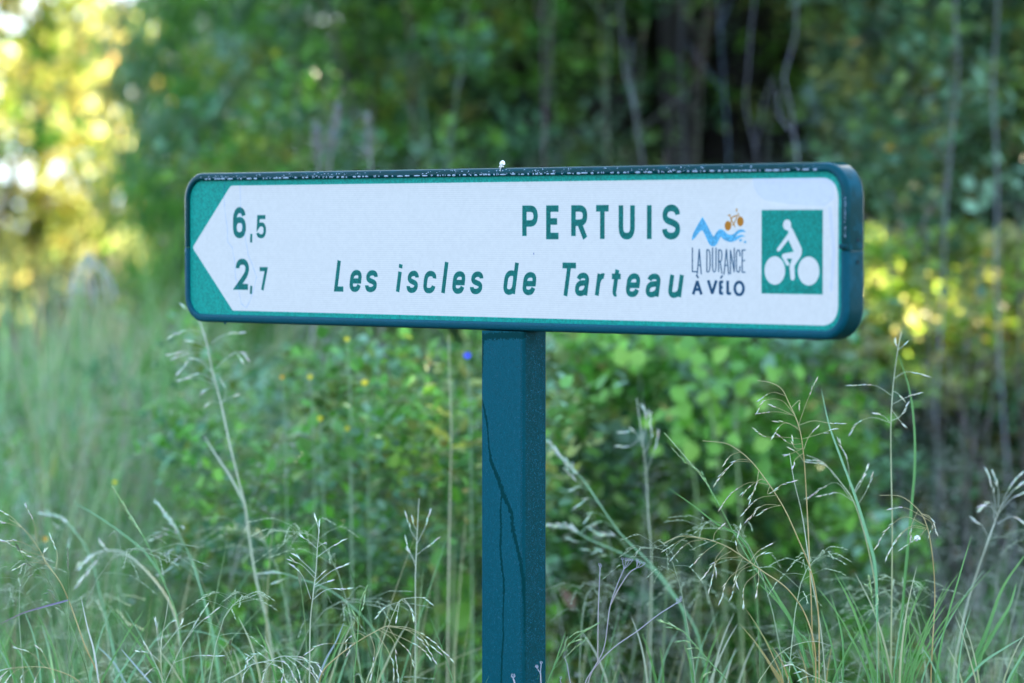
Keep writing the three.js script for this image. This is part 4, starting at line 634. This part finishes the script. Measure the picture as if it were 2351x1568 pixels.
stalk('upright branching panicle in sharp focus left of the post', Lp, 4.98, 0.0011, 'pale', [1355, 1580, 1360, 1300, 1372, 1180, 1384, 1080, 1390, 980, 1396, 900, 1380, 835],
  [[1390, 980, 1350, 945, 1320, 925], [1390, 975, 1410, 960, 1425, 955], [1385, 1020, 1440, 980, 1500, 944], [1383, 1090, 1330, 1040, 1293, 1008], [1380, 1110, 1320, 1050, 1270, 1030], [1378, 1140, 1450, 1080, 1520, 1047], [1380, 1120, 1400, 1100, 1415, 1085], [1375, 1150, 1420, 1130, 1450, 1122], [1368, 1205, 1430, 1160, 1532, 1155], [1362, 1200, 1320, 1090, 1280, 1054], [1394, 930, 1400, 900, 1398, 870]], { full: 0.6, dense: 12, from: 0.93, fluff: 0.2 });
stalk('slim forked panicle close to the left side of the post', Lp, 5.2, 0.0012, 'pale', [1818, 1580, 1820, 1300, 1820, 1100, 1826, 950, 1830, 860, 1836, 760], [[1824, 940, 1800, 900, 1778, 830], [1826, 960, 1860, 890, 1884, 820], [1820, 1040, 1795, 1000, 1778, 940], [1822, 1010, 1860, 980, 1915, 938], [1820, 1060, 1805, 1010, 1790, 985], [1828, 900, 1815, 880, 1808, 850]], { full: 0.5, size: 1.15 });
stalk('large white drooping panicle left of the post foot', Lp, 4.95, 0.0011, 'orange', [1395, 1590, 1420, 1510, 1470, 1460, 1560, 1392, 1640, 1345, 1700, 1318, 1740, 1325],
  [[1700, 1318, 1800, 1330, 1900, 1390, 1980, 1468], [1690, 1320, 1790, 1340, 1860, 1400, 1910, 1480], [1670, 1330, 1760, 1370, 1850, 1420, 1885, 1460], [1660, 1335, 1720, 1380, 1735, 1470, 1745, 1560], [1640, 1345, 1690, 1410, 1720, 1480, 1725, 1550], [1620, 1355, 1640, 1420, 1630, 1500, 1625, 1550], [1700, 1320, 1740, 1380, 1790, 1430, 1810, 1490], [1600, 1365, 1570, 1350, 1520, 1380, 1515, 1420], [1580, 1380, 1540, 1400, 1525, 1440], [1740, 1325, 1830, 1350, 1880, 1400, 1930, 1440], [1560, 1392, 1480, 1395, 1400, 1402, 1340, 1440]], { full: 0.45 });
stalk('hooked pale seed cluster beside the post foot', Lp, 5.0, 0.0009, 'straw', [1600, 1590, 1640, 1480, 1690, 1350, 1730, 1250, 1755, 1205, 1800, 1195], [[1800, 1195, 1850, 1195, 1890, 1222], [1760, 1205, 1790, 1230, 1820, 1300], [1770, 1200, 1800, 1240, 1812, 1290], [1755, 1210, 1690, 1235, 1650, 1280], [1750, 1215, 1740, 1270, 1735, 1300]], { full: 0.4 });
stalk('thin green seed spike in front of the white drooping panicle', Lp, 4.9, 0.001, 'green', [1548, 1590, 1560, 1450, 1570, 1320, 1580, 1220, 1606, 1150], [[1570, 1320, 1560, 1280, 1552, 1265], [1575, 1270, 1590, 1230, 1598, 1190], [1562, 1400, 1548, 1350, 1550, 1310]], { full: 0.1, dense: 40, from: 0.82, fluff: 0.2 });
stalk('open spreading panicle at the bottom left of centre', Lp, 5.0, 0.001, 'straw', [712, 1590, 706, 1500, 705, 1420, 710, 1360, 725, 1290, 740, 1190],
  [[706, 1480, 660, 1440, 602, 1430], [706, 1450, 690, 1370, 682, 1290], [708, 1400, 690, 1340, 684, 1300], [715, 1340, 740, 1310, 762, 1295], [710, 1420, 780, 1330, 800, 1295], [712, 1590, 800, 1400, 850, 1320, 908, 1226], [800, 1400, 870, 1310, 950, 1245], [760, 1480, 850, 1450, 970, 1450], [720, 1560, 680, 1500, 640, 1530], [715, 1570, 680, 1480, 632, 1392]], { full: 0.6 });
stalk('low drooping orange stemmed panicle in the bottom left corner', Lp, 4.95, 0.0009, 'orange', [360, 1590, 330, 1550, 220, 1505, 150, 1497, 90, 1500], [[90, 1500, 40, 1510, 0, 1555], [110, 1497, 60, 1520, 20, 1570], [150, 1497, 100, 1530, 90, 1580], [200, 1500, 140, 1440, 65, 1415], [220, 1505, 190, 1440, 160, 1408], [180, 1500, 160, 1540, 150, 1570], [215, 1503, 235, 1540, 240, 1580], [120, 1497, 60, 1500, -10, 1520]], { full: 0.5 });
stalk('tangle of white drooping seed branches at the bottom, left of the post', Lp, 5.0, 0.001, 'pale', [960, 1590, 1040, 1530, 1100, 1490, 1180, 1470, 1250, 1450, 1320, 1480],
  [[1180, 1470, 1250, 1480, 1300, 1560], [1150, 1475, 1220, 1500, 1260, 1570], [1250, 1450, 1330, 1460, 1390, 1540], [1250, 1452, 1300, 1500, 1320, 1570], [1120, 1480, 1090, 1450, 1075, 1500], [1200, 1465, 1160, 1520, 1150, 1580], [1230, 1455, 1240, 1520, 1230, 1580], [1280, 1460, 1380, 1480, 1410, 1520], [1100, 1490, 1070, 1530, 1060, 1580], [1300, 1470, 1360, 1520, 1400, 1580], [1180, 1468, 1130, 1440, 1085, 1470]], { full: 0.3 });
stalk('small budding spike at the bottom edge left of centre', Lp, 4.95, 0.0007, 'dark', [975, 1590, 990, 1500, 1000, 1440, 1012, 1385], [[995, 1470, 1010, 1450, 1012, 1430], [990, 1500, 985, 1480, 990, 1460]], { full: 0, dense: 16, from: 0.9, fluff: 0.5 });
stalk('dark seed spike with an orange stem left of the upright panicle', Lp, 5.1, 0.0011, 'dark', [1340, 1590, 1342, 1400, 1330, 1250, 1318, 1150, 1308, 1080], null, { dense: 60, from: 0.80, fluff: 0.3, size: 1.1 });
stalk('blurred grass head arching left across the lower middle', Lp, 5.45, 0.0014, 'blue', [1660, 1380, 1640, 1340, 1560, 1250, 1440, 1160, 1310, 1110, 1220, 1085, 1140, 1088], [[1310, 1110, 1250, 1110, 1200, 1130]], { dense: 40, from: 0.82, fluff: 0.4, size: 1.3 });
stalk('bluish blurred arching grass low in the left middle', Lp, 5.4, 0.0012, 'blue', [1120, 1590, 1060, 1440, 960, 1370, 820, 1340, 680, 1380], null, { dense: 14, from: 0.9, fluff: 0.3 });

stalk('tallest sharp panicle with fine curling branches right of the post', Rp, 4.98, 0.0011, 'orange', [1330, 1590, 1320, 1480, 1310, 1200, 1292, 800, 1275, 550, 1255, 440, 1212, 340, 1180, 280, 1130, 252, 1075, 243],
  [[1235, 390, 1180, 330, 1110, 330, 1072, 385], [1230, 395, 1160, 380, 1077, 388], [1200, 310, 1140, 295, 1080, 330], [1255, 440, 1290, 340, 1332, 242], [1255, 440, 1320, 420, 1390, 430, 1452, 433], [1262, 497, 1170, 490, 1110, 488, 1060, 455], [1258, 460, 1210, 430, 1150, 422], [1255, 450, 1190, 430, 1140, 495], [1240, 400, 1180, 370, 1132, 350], [1270, 500, 1340, 480, 1415, 455], [1278, 545, 1300, 490, 1340, 445], [1268, 520, 1220, 520, 1165, 482], [1225, 360, 1260, 330, 1258, 362], [1275, 540, 1230, 560, 1200, 570], [1275, 540, 1240, 540, 1228, 500], [1278, 560, 1240, 590, 1230, 625], [1280, 600, 1250, 560, 1215, 540]], { full: 0.62 });
stalk('pale second stem crossing the tallest panicle', Rp, 5.0, 0.001, 'pale', [1360, 1400, 1310, 1100, 1270, 830, 1235, 680, 1215, 560], null, {});
stalk('arching panicle with many drooping seed branches in the middle right', Rp, 4.95, 0.0011, 'orange', [1345, 1500, 1340, 1250, 1310, 1080, 1250, 930, 1190, 800, 1120, 690, 1050, 600, 1000, 555, 940, 520, 835, 507],
  [[1000, 556, 960, 570, 928, 612], [1050, 600, 980, 600, 920, 650, 888, 702], [1040, 592, 990, 590, 900, 680], [1130, 700, 1040, 690, 960, 740, 910, 806], [1160, 745, 1080, 760, 1007, 832], [1180, 790, 1100, 790, 1032, 852], [1150, 735, 1180, 700, 1235, 685], [1110, 680, 1080, 680, 1040, 780], [1080, 640, 1070, 700, 1040, 760], [1180, 790, 1130, 800, 1082, 830], [1130, 700, 1120, 740, 1160, 715], [1100, 670, 1050, 700, 1005, 740]], { full: 0.5 });
stalk('narrow twin seed spike leaning left in the middle right', Rp, 5.05, 0.0011, 'green', [1300, 1400, 1250, 1340, 1100, 1120, 1040, 1030, 960, 890, 910, 795, 850, 690, 760, 580, 672, 478], [[880, 750, 830, 650, 770, 610, 712, 552]], { full: 0.1, dense: 60, from: 0.75, fluff: 0.16 });
stalk('low arching panicle hanging its seeds to the left, right of the post', Rp, 4.92, 0.0011, 'orange', [1330, 1500, 1320, 1380, 1280, 1260, 1200, 1150, 1100, 1080, 1030, 1030, 940, 970, 840, 935, 740, 925, 660, 958],
  [[840, 937, 770, 930, 700, 965, 666, 988], [850, 940, 780, 950, 740, 980, 697, 1028], [900, 955, 850, 990, 784, 1056], [1000, 1015, 900, 1030, 840, 1104], [960, 990, 900, 1030, 880, 1100, 862, 1166], [1040, 1040, 950, 1110, 910, 1216], [1060, 1050, 1000, 1080, 960, 1195], [1090, 1075, 1020, 1140, 1015, 1236], [1080, 1070, 1080, 1120, 1068, 1188], [1020, 1025, 985, 980, 1000, 880], [880, 950, 890, 910, 925, 875], [1040, 1040, 1080, 990, 1135, 960], [1060, 1050, 1080, 1010, 1120, 1000], [1010, 1020, 980, 1090, 985, 1140], [935, 968, 890, 1030, 895, 1090]], { full: 0.55 });
stalk('tall loose stalk with long side branches near the right edge of the board', Rp, 5.15, 0.0013, 'straw', [1660, 1500, 1664, 1100, 1665, 850, 1660, 600, 1660, 420, 1670, 260, 1690, 110, 1706, 30],
  [[1665, 310, 1590, 265, 1480, 265], [1660, 430, 1580, 405, 1520, 425, 1482, 475], [1658, 430, 1630, 400, 1593, 388], [1662, 350, 1720, 320, 1785, 300], [1672, 235, 1730, 205, 1810, 222], [1660, 420, 1700, 400, 1730, 350], [1662, 370, 1700, 420, 1716, 440], [1668, 290, 1690, 300, 1705, 318], [1690, 115, 1685, 90, 1682, 85], [1690, 110, 1710, 95, 1724, 82]], { full: 0.55, size: 1.15 });
stalk('long green leaf blade bending beside the tall loose stalk', Rp, 5.2, 0.0006, 'green', [1690, 1450, 1720, 1100], null, { leaves: [[1700, 1400, 1722, 1100, 1750, 800, 1765, 600, 1760, 420, 1740, 280, 1690, 120]], lw: 0.005 });
stalk('long blue green blade left of the tall loose stalk', Rp, 5.0, 0.0008, 'blue', [1600, 1500, 1595, 1200], null, { leaves: [[1600, 1300, 1590, 1050, 1550, 900, 1500, 740, 1440, 580, 1390, 440, 1354, 278]], lw: 0.005 });
stalk('drooping umbrella shaped panicle near the right edge', Rp, 5.0, 0.0010, 'orange', [1835, 1560, 1842, 1400, 1852, 1180, 1840, 1000, 1820, 890, 1795, 830, 1760, 790, 1700, 750, 1610, 746],
  [[1800, 840, 1720, 800, 1650, 808], [1815, 880, 1720, 840, 1640, 900, 1594, 975], [1820, 890, 1750, 880, 1690, 930, 1640, 1018], [1822, 895, 1740, 890, 1680, 950, 1650, 1000], [1790, 825, 1830, 840, 1862, 915], [1800, 840, 1840, 870, 1825, 928], [1780, 808, 1750, 880, 1745, 940], [1820, 885, 1780, 930, 1700, 985], [1800, 830, 1845, 860, 1856, 900]], { full: 0.5 });
stalk('blurred branching panicle at the far right edge', Rp, 5.45, 0.0016, 'pale', [1940, 1480, 1960, 1380, 2000, 1200, 2080, 960, 2120, 850, 2140, 790], [[2125, 840, 2110, 740, 2084, 650], [2130, 800, 2130, 720, 2110, 655], [2130, 830, 2170, 730, 2226, 658], [2135, 820, 2190, 760, 2243, 735], [2130, 840, 2090, 790, 2052, 808], [2125, 870, 2190, 840, 2243, 870], [2115, 860, 2100, 780, 2060, 790], [2140, 800, 2200, 720, 2243, 690], [2090, 940, 2060, 880, 2024, 852]], { full: 0.5, size: 1.4 });
stalk('slanting green blade near the right edge', Rp, 4.95, 0.0008, 'green', [1850, 1590, 1870, 1480], null, { leaves: [[1855, 1560, 1890, 1350, 1960, 1100, 2012, 925]], lw: 0.0035 });
stalk('wide green blade at the right edge', Rp, 5.2, 0.0008, 'green', [1990, 1560, 2010, 1480], null, { leaves: [[2000, 1520, 2080, 1340, 2150, 1150, 2260, 990], [1990, 1560, 2120, 1330, 2180, 1230, 2210, 1130]], lw: 0.007 });
stalk('straight grass blade crossing to the lower right corner', Rp, 5.0, 0.0007, 'blue', [1960, 1590, 1990, 1560], null, { leaves: [[1980, 1568, 2060, 1480, 2150, 1420, 2250, 1360]], lw: 0.004 });
stalk('leaning grass head beside the right side of the post foot', Rp, 4.85, 0.0012, 'green', [145, 1600, 160, 1550, 210, 1450, 280, 1370, 372, 1310], [[210, 1450, 250, 1370, 330, 1330], [180, 1510, 250, 1440, 320, 1380], [230, 1430, 250, 1400, 290, 1380], [190, 1490, 225, 1420, 235, 1390]], { full: 0.3, dense: 40, from: 0.86, fluff: 0.25, leaves: [[150, 1580, 190, 1480, 236, 1340]], lw: 0.003 });
stalk('dark bristly grass head leaning left at the bottom right of the post', Rp, 4.9, 0.001, 'green', [945, 1580, 930, 1545, 870, 1480, 800, 1400, 740, 1335, 650, 1298], [[800, 1400, 760, 1385, 725, 1388], [830, 1430, 800, 1415, 775, 1420], [870, 1480, 830, 1460, 792, 1460], [900, 1515, 870, 1520, 842, 1534], [760, 1350, 720, 1330, 690, 1325]], { full: 0.1, dense: 50, from: 0.86, fluff: 0.4 });
stalk('soft blurred grass plume just right of the post', Rp, 5.6, 0.0017, 'blue', [760, 1300, 690, 1150, 600, 1040, 480, 920, 380, 780, 320, 690, 250, 615, 160, 515], [[330, 700, 290, 690, 240, 640], [360, 740, 310, 710, 270, 720], [400, 800, 340, 760, 290, 790], [440, 860, 360, 820, 330, 850], [480, 920, 400, 860, 350, 880]], { dense: 90, from: 0.80, fluff: 0.6, size: 1.6 });
stalk('blurred drooping plume touching the right side of the post', Rp, 5.7, 0.0016, 'blue', [820, 1380, 700, 1180, 600, 1060, 480, 1000, 340, 940, 250, 890, 155, 878], [[340, 940, 300, 950, 260, 940], [400, 970, 380, 990, 330, 985], [480, 1000, 420, 1010, 380, 990], [300, 910, 330, 890, 370, 910], [540, 1030, 460, 930, 400, 920]], { dense: 80, from: 0.78, fluff: 0.7, size: 1.7 });
stalk('thin purple stem with sparse seeds, blurred right of the post', Rp, 5.7, 0.0012, 'pale', [610, 1000, 598, 850, 588, 660, 570, 500, 545, 320], [[575, 540, 540, 470, 480, 470], [572, 510, 590, 420, 580, 370], [590, 640, 620, 560, 640, 480], [570, 480, 520, 530, 470, 530], [580, 560, 610, 500, 600, 390]], { size: 1.4 });
stalk('knobbly green bud spike at the lower right', Rp, 4.92, 0.0009, 'green', [1632, 1590, 1625, 1480, 1610, 1350, 1588, 1250, 1575, 1190, 1563, 1105], [[1585, 1240, 1600, 1220, 1600, 1190], [1575, 1180, 1565, 1150, 1550, 1140]], { full: 0, dense: 36, from: 0.84, fluff: 0.4 });
stalk('thin green blade slanting from the upper left in the right half', Rp, 4.95, 0.0006, 'green', [1060, 1080, 1040, 1030], null, { leaves: [[1090, 1100, 1000, 930, 900, 872, 780, 780, 686, 716]], lw: 0.0026 });
stalk('slender forked panicle left of the umbrella shaped one', Rp, 5.15, 0.001, 'straw', [1600, 1250, 1575, 1050, 1530, 870, 1490, 760, 1440, 690, 1400, 640, 1340, 590, 1290, 570], [[1490, 770, 1420, 690, 1350, 720, 1296, 760], [1490, 770, 1430, 735, 1345, 750], [1500, 740, 1535, 680, 1555, 622], [1520, 780, 1555, 720, 1578, 656], [1480, 720, 1470, 600, 1430, 505], [1500, 730, 1520, 690, 1545, 660], [1440, 690, 1380, 620, 1290, 600], [1420, 670, 1360, 600, 1300, 592]], { full: 0.5, size: 1.1 });
stalk('looping thin blade at the bottom right of centre', Rp, 4.9, 0.0007, 'straw', [1070, 1600, 1110, 1520, 1180, 1435, 1260, 1395, 1330, 1386, 1395, 1405], null, {});
stalk('low pale panicle lying along the bottom edge, right half', Rp, 4.9, 0.0008, 'straw', [1420, 1590, 1370, 1560, 1300, 1530, 1240, 1495, 1180, 1468], [[1300, 1530, 1280, 1515, 1255, 1520], [1320, 1540, 1290, 1540, 1260, 1555], [1260, 1505, 1230, 1490, 1200, 1490], [1400, 1580, 1440, 1570, 1500, 1590]], { full: 0.3 });
stalk('stiff upright blade right of the bud spike', Rp, 5.0, 0.0009, 'green', [1450, 1590, 1440, 1500], null, { leaves: [[1450, 1560, 1450, 1400, 1430, 1290, 1395, 1180], [1430, 1560, 1400, 1400, 1350, 1240]], lw: 0.003 });
stalk('pair of broad green blades under the low arching panicle', Rp, 5.0, 0.001, 'green', [1290, 1560, 1270, 1400], null, { leaves: [[1290, 1480, 1220, 1290, 1150, 1170, 1085, 1060], [1300, 1500, 1240, 1330, 1170, 1220, 1080, 1130]], lw: 0.005 });
// purple and white loose blades on the left
for (const [label, P, D, w, c0, c1, l] of [['narrow purple grass blade sticking out to the left edge', Lp, 5.0, 0.003, [0.22, 0.2, 0.3], [0.2, 0.15, 0.14], [303, 1204, 200, 1232, 100, 1262, -10, 1315]], ['stiff white dry blade with a kink at the left bottom', Lp, 4.98, 0.0028, [0.5, 0.5, 0.42], [0.6, 0.6, 0.52], [436, 1590, 410, 1420, 385, 1330, 354, 1188]], ['thin bluish blade leaning right under the upright panicle', Lp, 5.1, 0.003, [0.3, 0.36, 0.36], [0.34, 0.42, 0.46], [1380, 1590, 1430, 1460, 1470, 1390, 1506, 1305]], ['arched green blade in the left middle', Lp, 5.4, 0.004, [0.14, 0.3, 0.12], [0.2, 0.36, 0.2], [720, 1120, 640, 1000, 520, 900, 400, 820, 320, 775]], ['pale arched blade low at the left', Lp, 5.2, 0.004, [0.26, 0.36, 0.28], [0.34, 0.44, 0.38], [560, 1590, 500, 1480, 420, 1400]], ['thin blade leaning left low in the middle', Lp, 5.1, 0.003, [0.3, 0.36, 0.34], [0.4, 0.46, 0.46], [680, 1590, 600, 1500, 530, 1418]]]) {
  const g = new MB(), q = []; for (let k = 0; k < l.length; k += 2) q.push(at(...P(l[k], l[k + 1]), D)); g.blade(q, w, c0, c1);
  const m = part('loose_grass', g.geo(), M.bladeColor, scene); tag(m, label, 'grass blade');
}
// dry umbel plants with little claw-like heads
function umbel(label, P, D, stems, heads, sc = 1) {
  const o = thing('dry_umbel', label, 'dried plant', null), b = new MB(), s = new MB(), c = [0.34, 0.32, 0.36], top = [0.42, 0.4, 0.46];
  stems.forEach((l, k) => { const q = []; for (let j = 0; j < l.length; j += 2) q.push(at(...P(l[j], l[j + 1]), D)); if (l.at(1) > 1500) { const e = q[0]; q.unshift(V(e.x, ground(e.x, e.z), e.z)); } b.tube(q, 0.0009 * sc, 0.0006 * sc, [0.36, 0.3, 0.26], c, 5); });
  part('stem', b.geo(), M.stalk, o);
  for (const [x0, y0, x1, y1] of heads) {
    const a = at(...P(x0, y0), D), e = at(...P(x1, y1), D + gauss() * 0.01), d = e.clone().sub(a).normalize(); s.tube([a, a.clone().lerp(e, 0.5).add(V(0, -0.0006, 0)), e], 0.0004 * sc, 0.00035 * sc, c, top, 4);
    for (let k = 0; k < 6; k++) { const g = k * 1.047, out = V(Math.cos(g), 0, Math.sin(g)), p1 = e.clone().addScaledVector(out, 0.0016 * sc).add(V(0, 0.0012 * sc, 0)), p2 = e.clone().addScaledVector(out, 0.0012 * sc).add(V(0, 0.0036 * sc, 0)); s.tube([e, p1, p2], 0.0003 * sc, 0.00018 * sc, top, top, 3); }
  }
  part('umbel', s.geo(), M.stalk, o);
}
umbel('dry umbel plant with three tiny claw heads clusters right of the post', Rp, 4.95, [[330, 1590, 350, 1520, 400, 1425, 430, 1230, 460, 1140, 490, 1070], [430, 1230, 470, 1150, 520, 1080, 545, 1065], [375, 1480, 378, 1250, 385, 1080], [310, 1600, 380, 1480, 450, 1410, 550, 1340, 640, 1270, 715, 1222]],
  [[490, 1070, 484, 1030], [490, 1070, 500, 1032], [490, 1070, 513, 1034], [490, 1070, 525, 1036], [545, 1065, 550, 1042], [545, 1065, 562, 1046], [545, 1065, 578, 1050], [545, 1065, 548, 1036], [385, 1080, 384, 1055], [385, 1080, 388, 1062], [715, 1222, 724, 1208], [715, 1222, 738, 1212], [715, 1222, 740, 1200]]);
umbel('small two headed dry seed plant in front of the post foot', (x, y) => [(1880 + x / 2.03) * 0.574, (1960 + y / 2.03) * 0.574], 4.72, [[578, 1640, 575, 1550, 572, 1490, 568, 1478]], [[570, 1480, 545, 1445], [570, 1480, 578, 1410], [545, 1445, 540, 1440]], 0.9);
umbel('tiny star shaped dry seed head low in front of the post', (x, y) => [(1880 + x / 2.03) * 0.574, (1960 + y / 2.03) * 0.574], 4.72, [[366, 1680, 360, 1560, 352, 1535]], [[356, 1545, 350, 1525]], 1.4);
umbel('small dry seed plant leaning beside the post foot', Rp, 4.85, [[260, 1600, 250, 1540, 240, 1480], [225, 1600, 215, 1570, 210, 1555]], [[240, 1480, 232, 1460], [210, 1555, 214, 1550]], 0.9);
// tuft of blades at the lower right, and loose ones along the bottom
function tuft(label, P, D, x0, x1, y0, n, hgt, tones, w) {
  const o = thing('grass_tuft', label, 'grass tuft', null);
  for (let k = 0; k < n; k++) { const g = new MB(), x = rr(x0, x1), d = D + rr(-0.12, 0.12), dir = ((x - (x0 + x1) / 2) / (x1 - x0)) * 1.1 + rr(-0.35, 0.35), h = hgt * rr(0.45, 1), t = tones[(rnd() * tones.length) | 0], bend = rr(0.2, 0.9) * Math.sign(dir || 1), q = []; const e = at(...P(x, y0), d); q.push(V(e.x - dir * 0.04, ground(e.x, e.z), e.z)); for (let j = 0; j <= 3; j++) { const s = j / 3; q.push(at(...P(x + dir * h * s * 0.6 + bend * h * 0.25 * s * s, y0 - h * s * (1 - 0.12 * s)), d + 0.03 * s * dir)); } g.blade(q, w * rr(0.6, 1.2), TONE[t][0], TONE[t][1]); part('leaf', g.geo(), M.bladeColor, o); }
}
tuft('bundle of fine green blades in sharp focus at the lower right corner', Rp, 5.0, 1560, 1800, 1590, 24, 620, ['green', 'blue', 'straw', 'green'], 0.0034);
tuft('sparse blades at the bottom between the two right panicles', Rp, 5.05, 1180, 1440, 1590, 12, 420, ['green', 'blue', 'orange'], 0.003);
tuft('scattered thin blades at the bottom right corner', Rp, 5.1, 1860, 2240, 1600, 12, 460, ['green', 'blue', 'straw'], 0.0034);
tuft('loose bluish blades at the bottom right of the post', Rp, 5.25, 380, 1000, 1600, 14, 420, ['blue', 'green', 'pale'], 0.0036);
tuft('loose blades along the bottom left corner', Lp, 5.2, 0, 560, 1600, 14, 430, ['blue', 'green', 'pale'], 0.0036);
tuft('loose blades along the bottom left of the post', Lp, 5.2, 700, 1700, 1600, 18, 420, ['blue', 'green', 'green', 'straw'], 0.0036);

// ---------------------------------------------------------------- snails
function shell(r) {                                 // a tube that winds round and swells
  const b = new MB(), N = 90, K = 12; let prev;
  for (let k = 0; k <= N; k++) {
    const t = k / N, a = t * 3.1 * 6.2832, g = Math.pow(t, 1.5), R = r * (0.03 + 0.55 * g), tr = r * (0.05 + 0.52 * g), c = V(Math.cos(a) * R, r * 0.9 * (1 - g) - r * 0.1, Math.sin(a) * R), out = V(Math.cos(a), 0, Math.sin(a)), ring = [];
    for (let m = 0; m < K; m++) { const q = m / K * 6.2832; const w = Math.abs(Math.sin(q * 1 + 0.6)) > 0.985 && t > 0.4 ? 0.55 : 1; ring.push(b.vert(c.clone().addScaledVector(out, Math.cos(q) * tr).add(V(0, Math.sin(q) * tr * 0.95, 0)), [0.80 * w, 0.78 * w, 0.76 * w])); }
    if (prev) for (let m = 0; m < K; m++) { const n = (m + 1) % K; b.i.push(prev[m], ring[m], prev[n], prev[n], ring[m], ring[n]); }
    prev = ring;
  }
  return b.geo();
}
const shellM = new THREE.MeshPhysicalMaterial({ vertexColors: true, roughness: 0.35, clearcoat: 0.4, clearcoatRoughness: 0.2, side: THREE.DoubleSide });
{
  const [u, v] = onSign(1153, 388, -0.006), base = SC.clone().addScaledVector(AU, u).addScaledVector(AW, -0.006); base.y = SY + BH / 2 + 0.0002;
  const o = thing('snail', 'small white snail sitting on the top edge of the sign', 'snail', base); o.rotation.y = -YAW;
  const s = part('shell', shell(0.0044), shellM, o); s.position.set(-0.0005, 0.0046, -0.0005); s.rotation.set(1.25, 0.3, 0.35);
  const b = new MB(), body = [0.52, 0.50, 0.44]; b.tube([V(-0.0045, 0.0006, 0), V(-0.001, 0.0014, 0.0005), V(0.003, 0.0012, 0.0015), V(0.0052, 0.0008, 0.003)], 0.0016, 0.0012, body, [0.6, 0.57, 0.45], 8, 14); b.tube([V(0.0018, 0.0008, 0.001), V(0.0028, -0.001, 0.0055), V(0.0036, -0.0050, 0.0066)], 0.0006, 0.0003, body, body, 5);
  b.tube([V(0.0046, 0.0012, 0.0025), V(0.0064, 0.0024, 0.0030)], 0.0003, 0.0002, body, body, 4); b.tube([V(0.0046, 0.0010, 0.0032), V(0.0060, 0.0018, 0.0042)], 0.0003, 0.0002, body, body, 4);
  b.seed(V(0.0050, 0.0008, 0.0030), V(0.9, -0.1, 0.4).normalize(), 0.002, 0.0011, [0.6, 0.57, 0.45]);
  part('body', b.geo(), new THREE.MeshPhysicalMaterial({ vertexColors: true, roughness: 0.5, clearcoat: 0.6, side: THREE.DoubleSide }), o);
  const p = at(2105, 1237, 5.15), n = thing('snail', 'round white snail shell clinging to a grass stem at the right', 'snail', p);
  const s2 = part('shell', shell(0.0046), shellM, n); s2.rotation.set(1.1, 0.2, 0.9);
}
renderer.render(scene, camera);
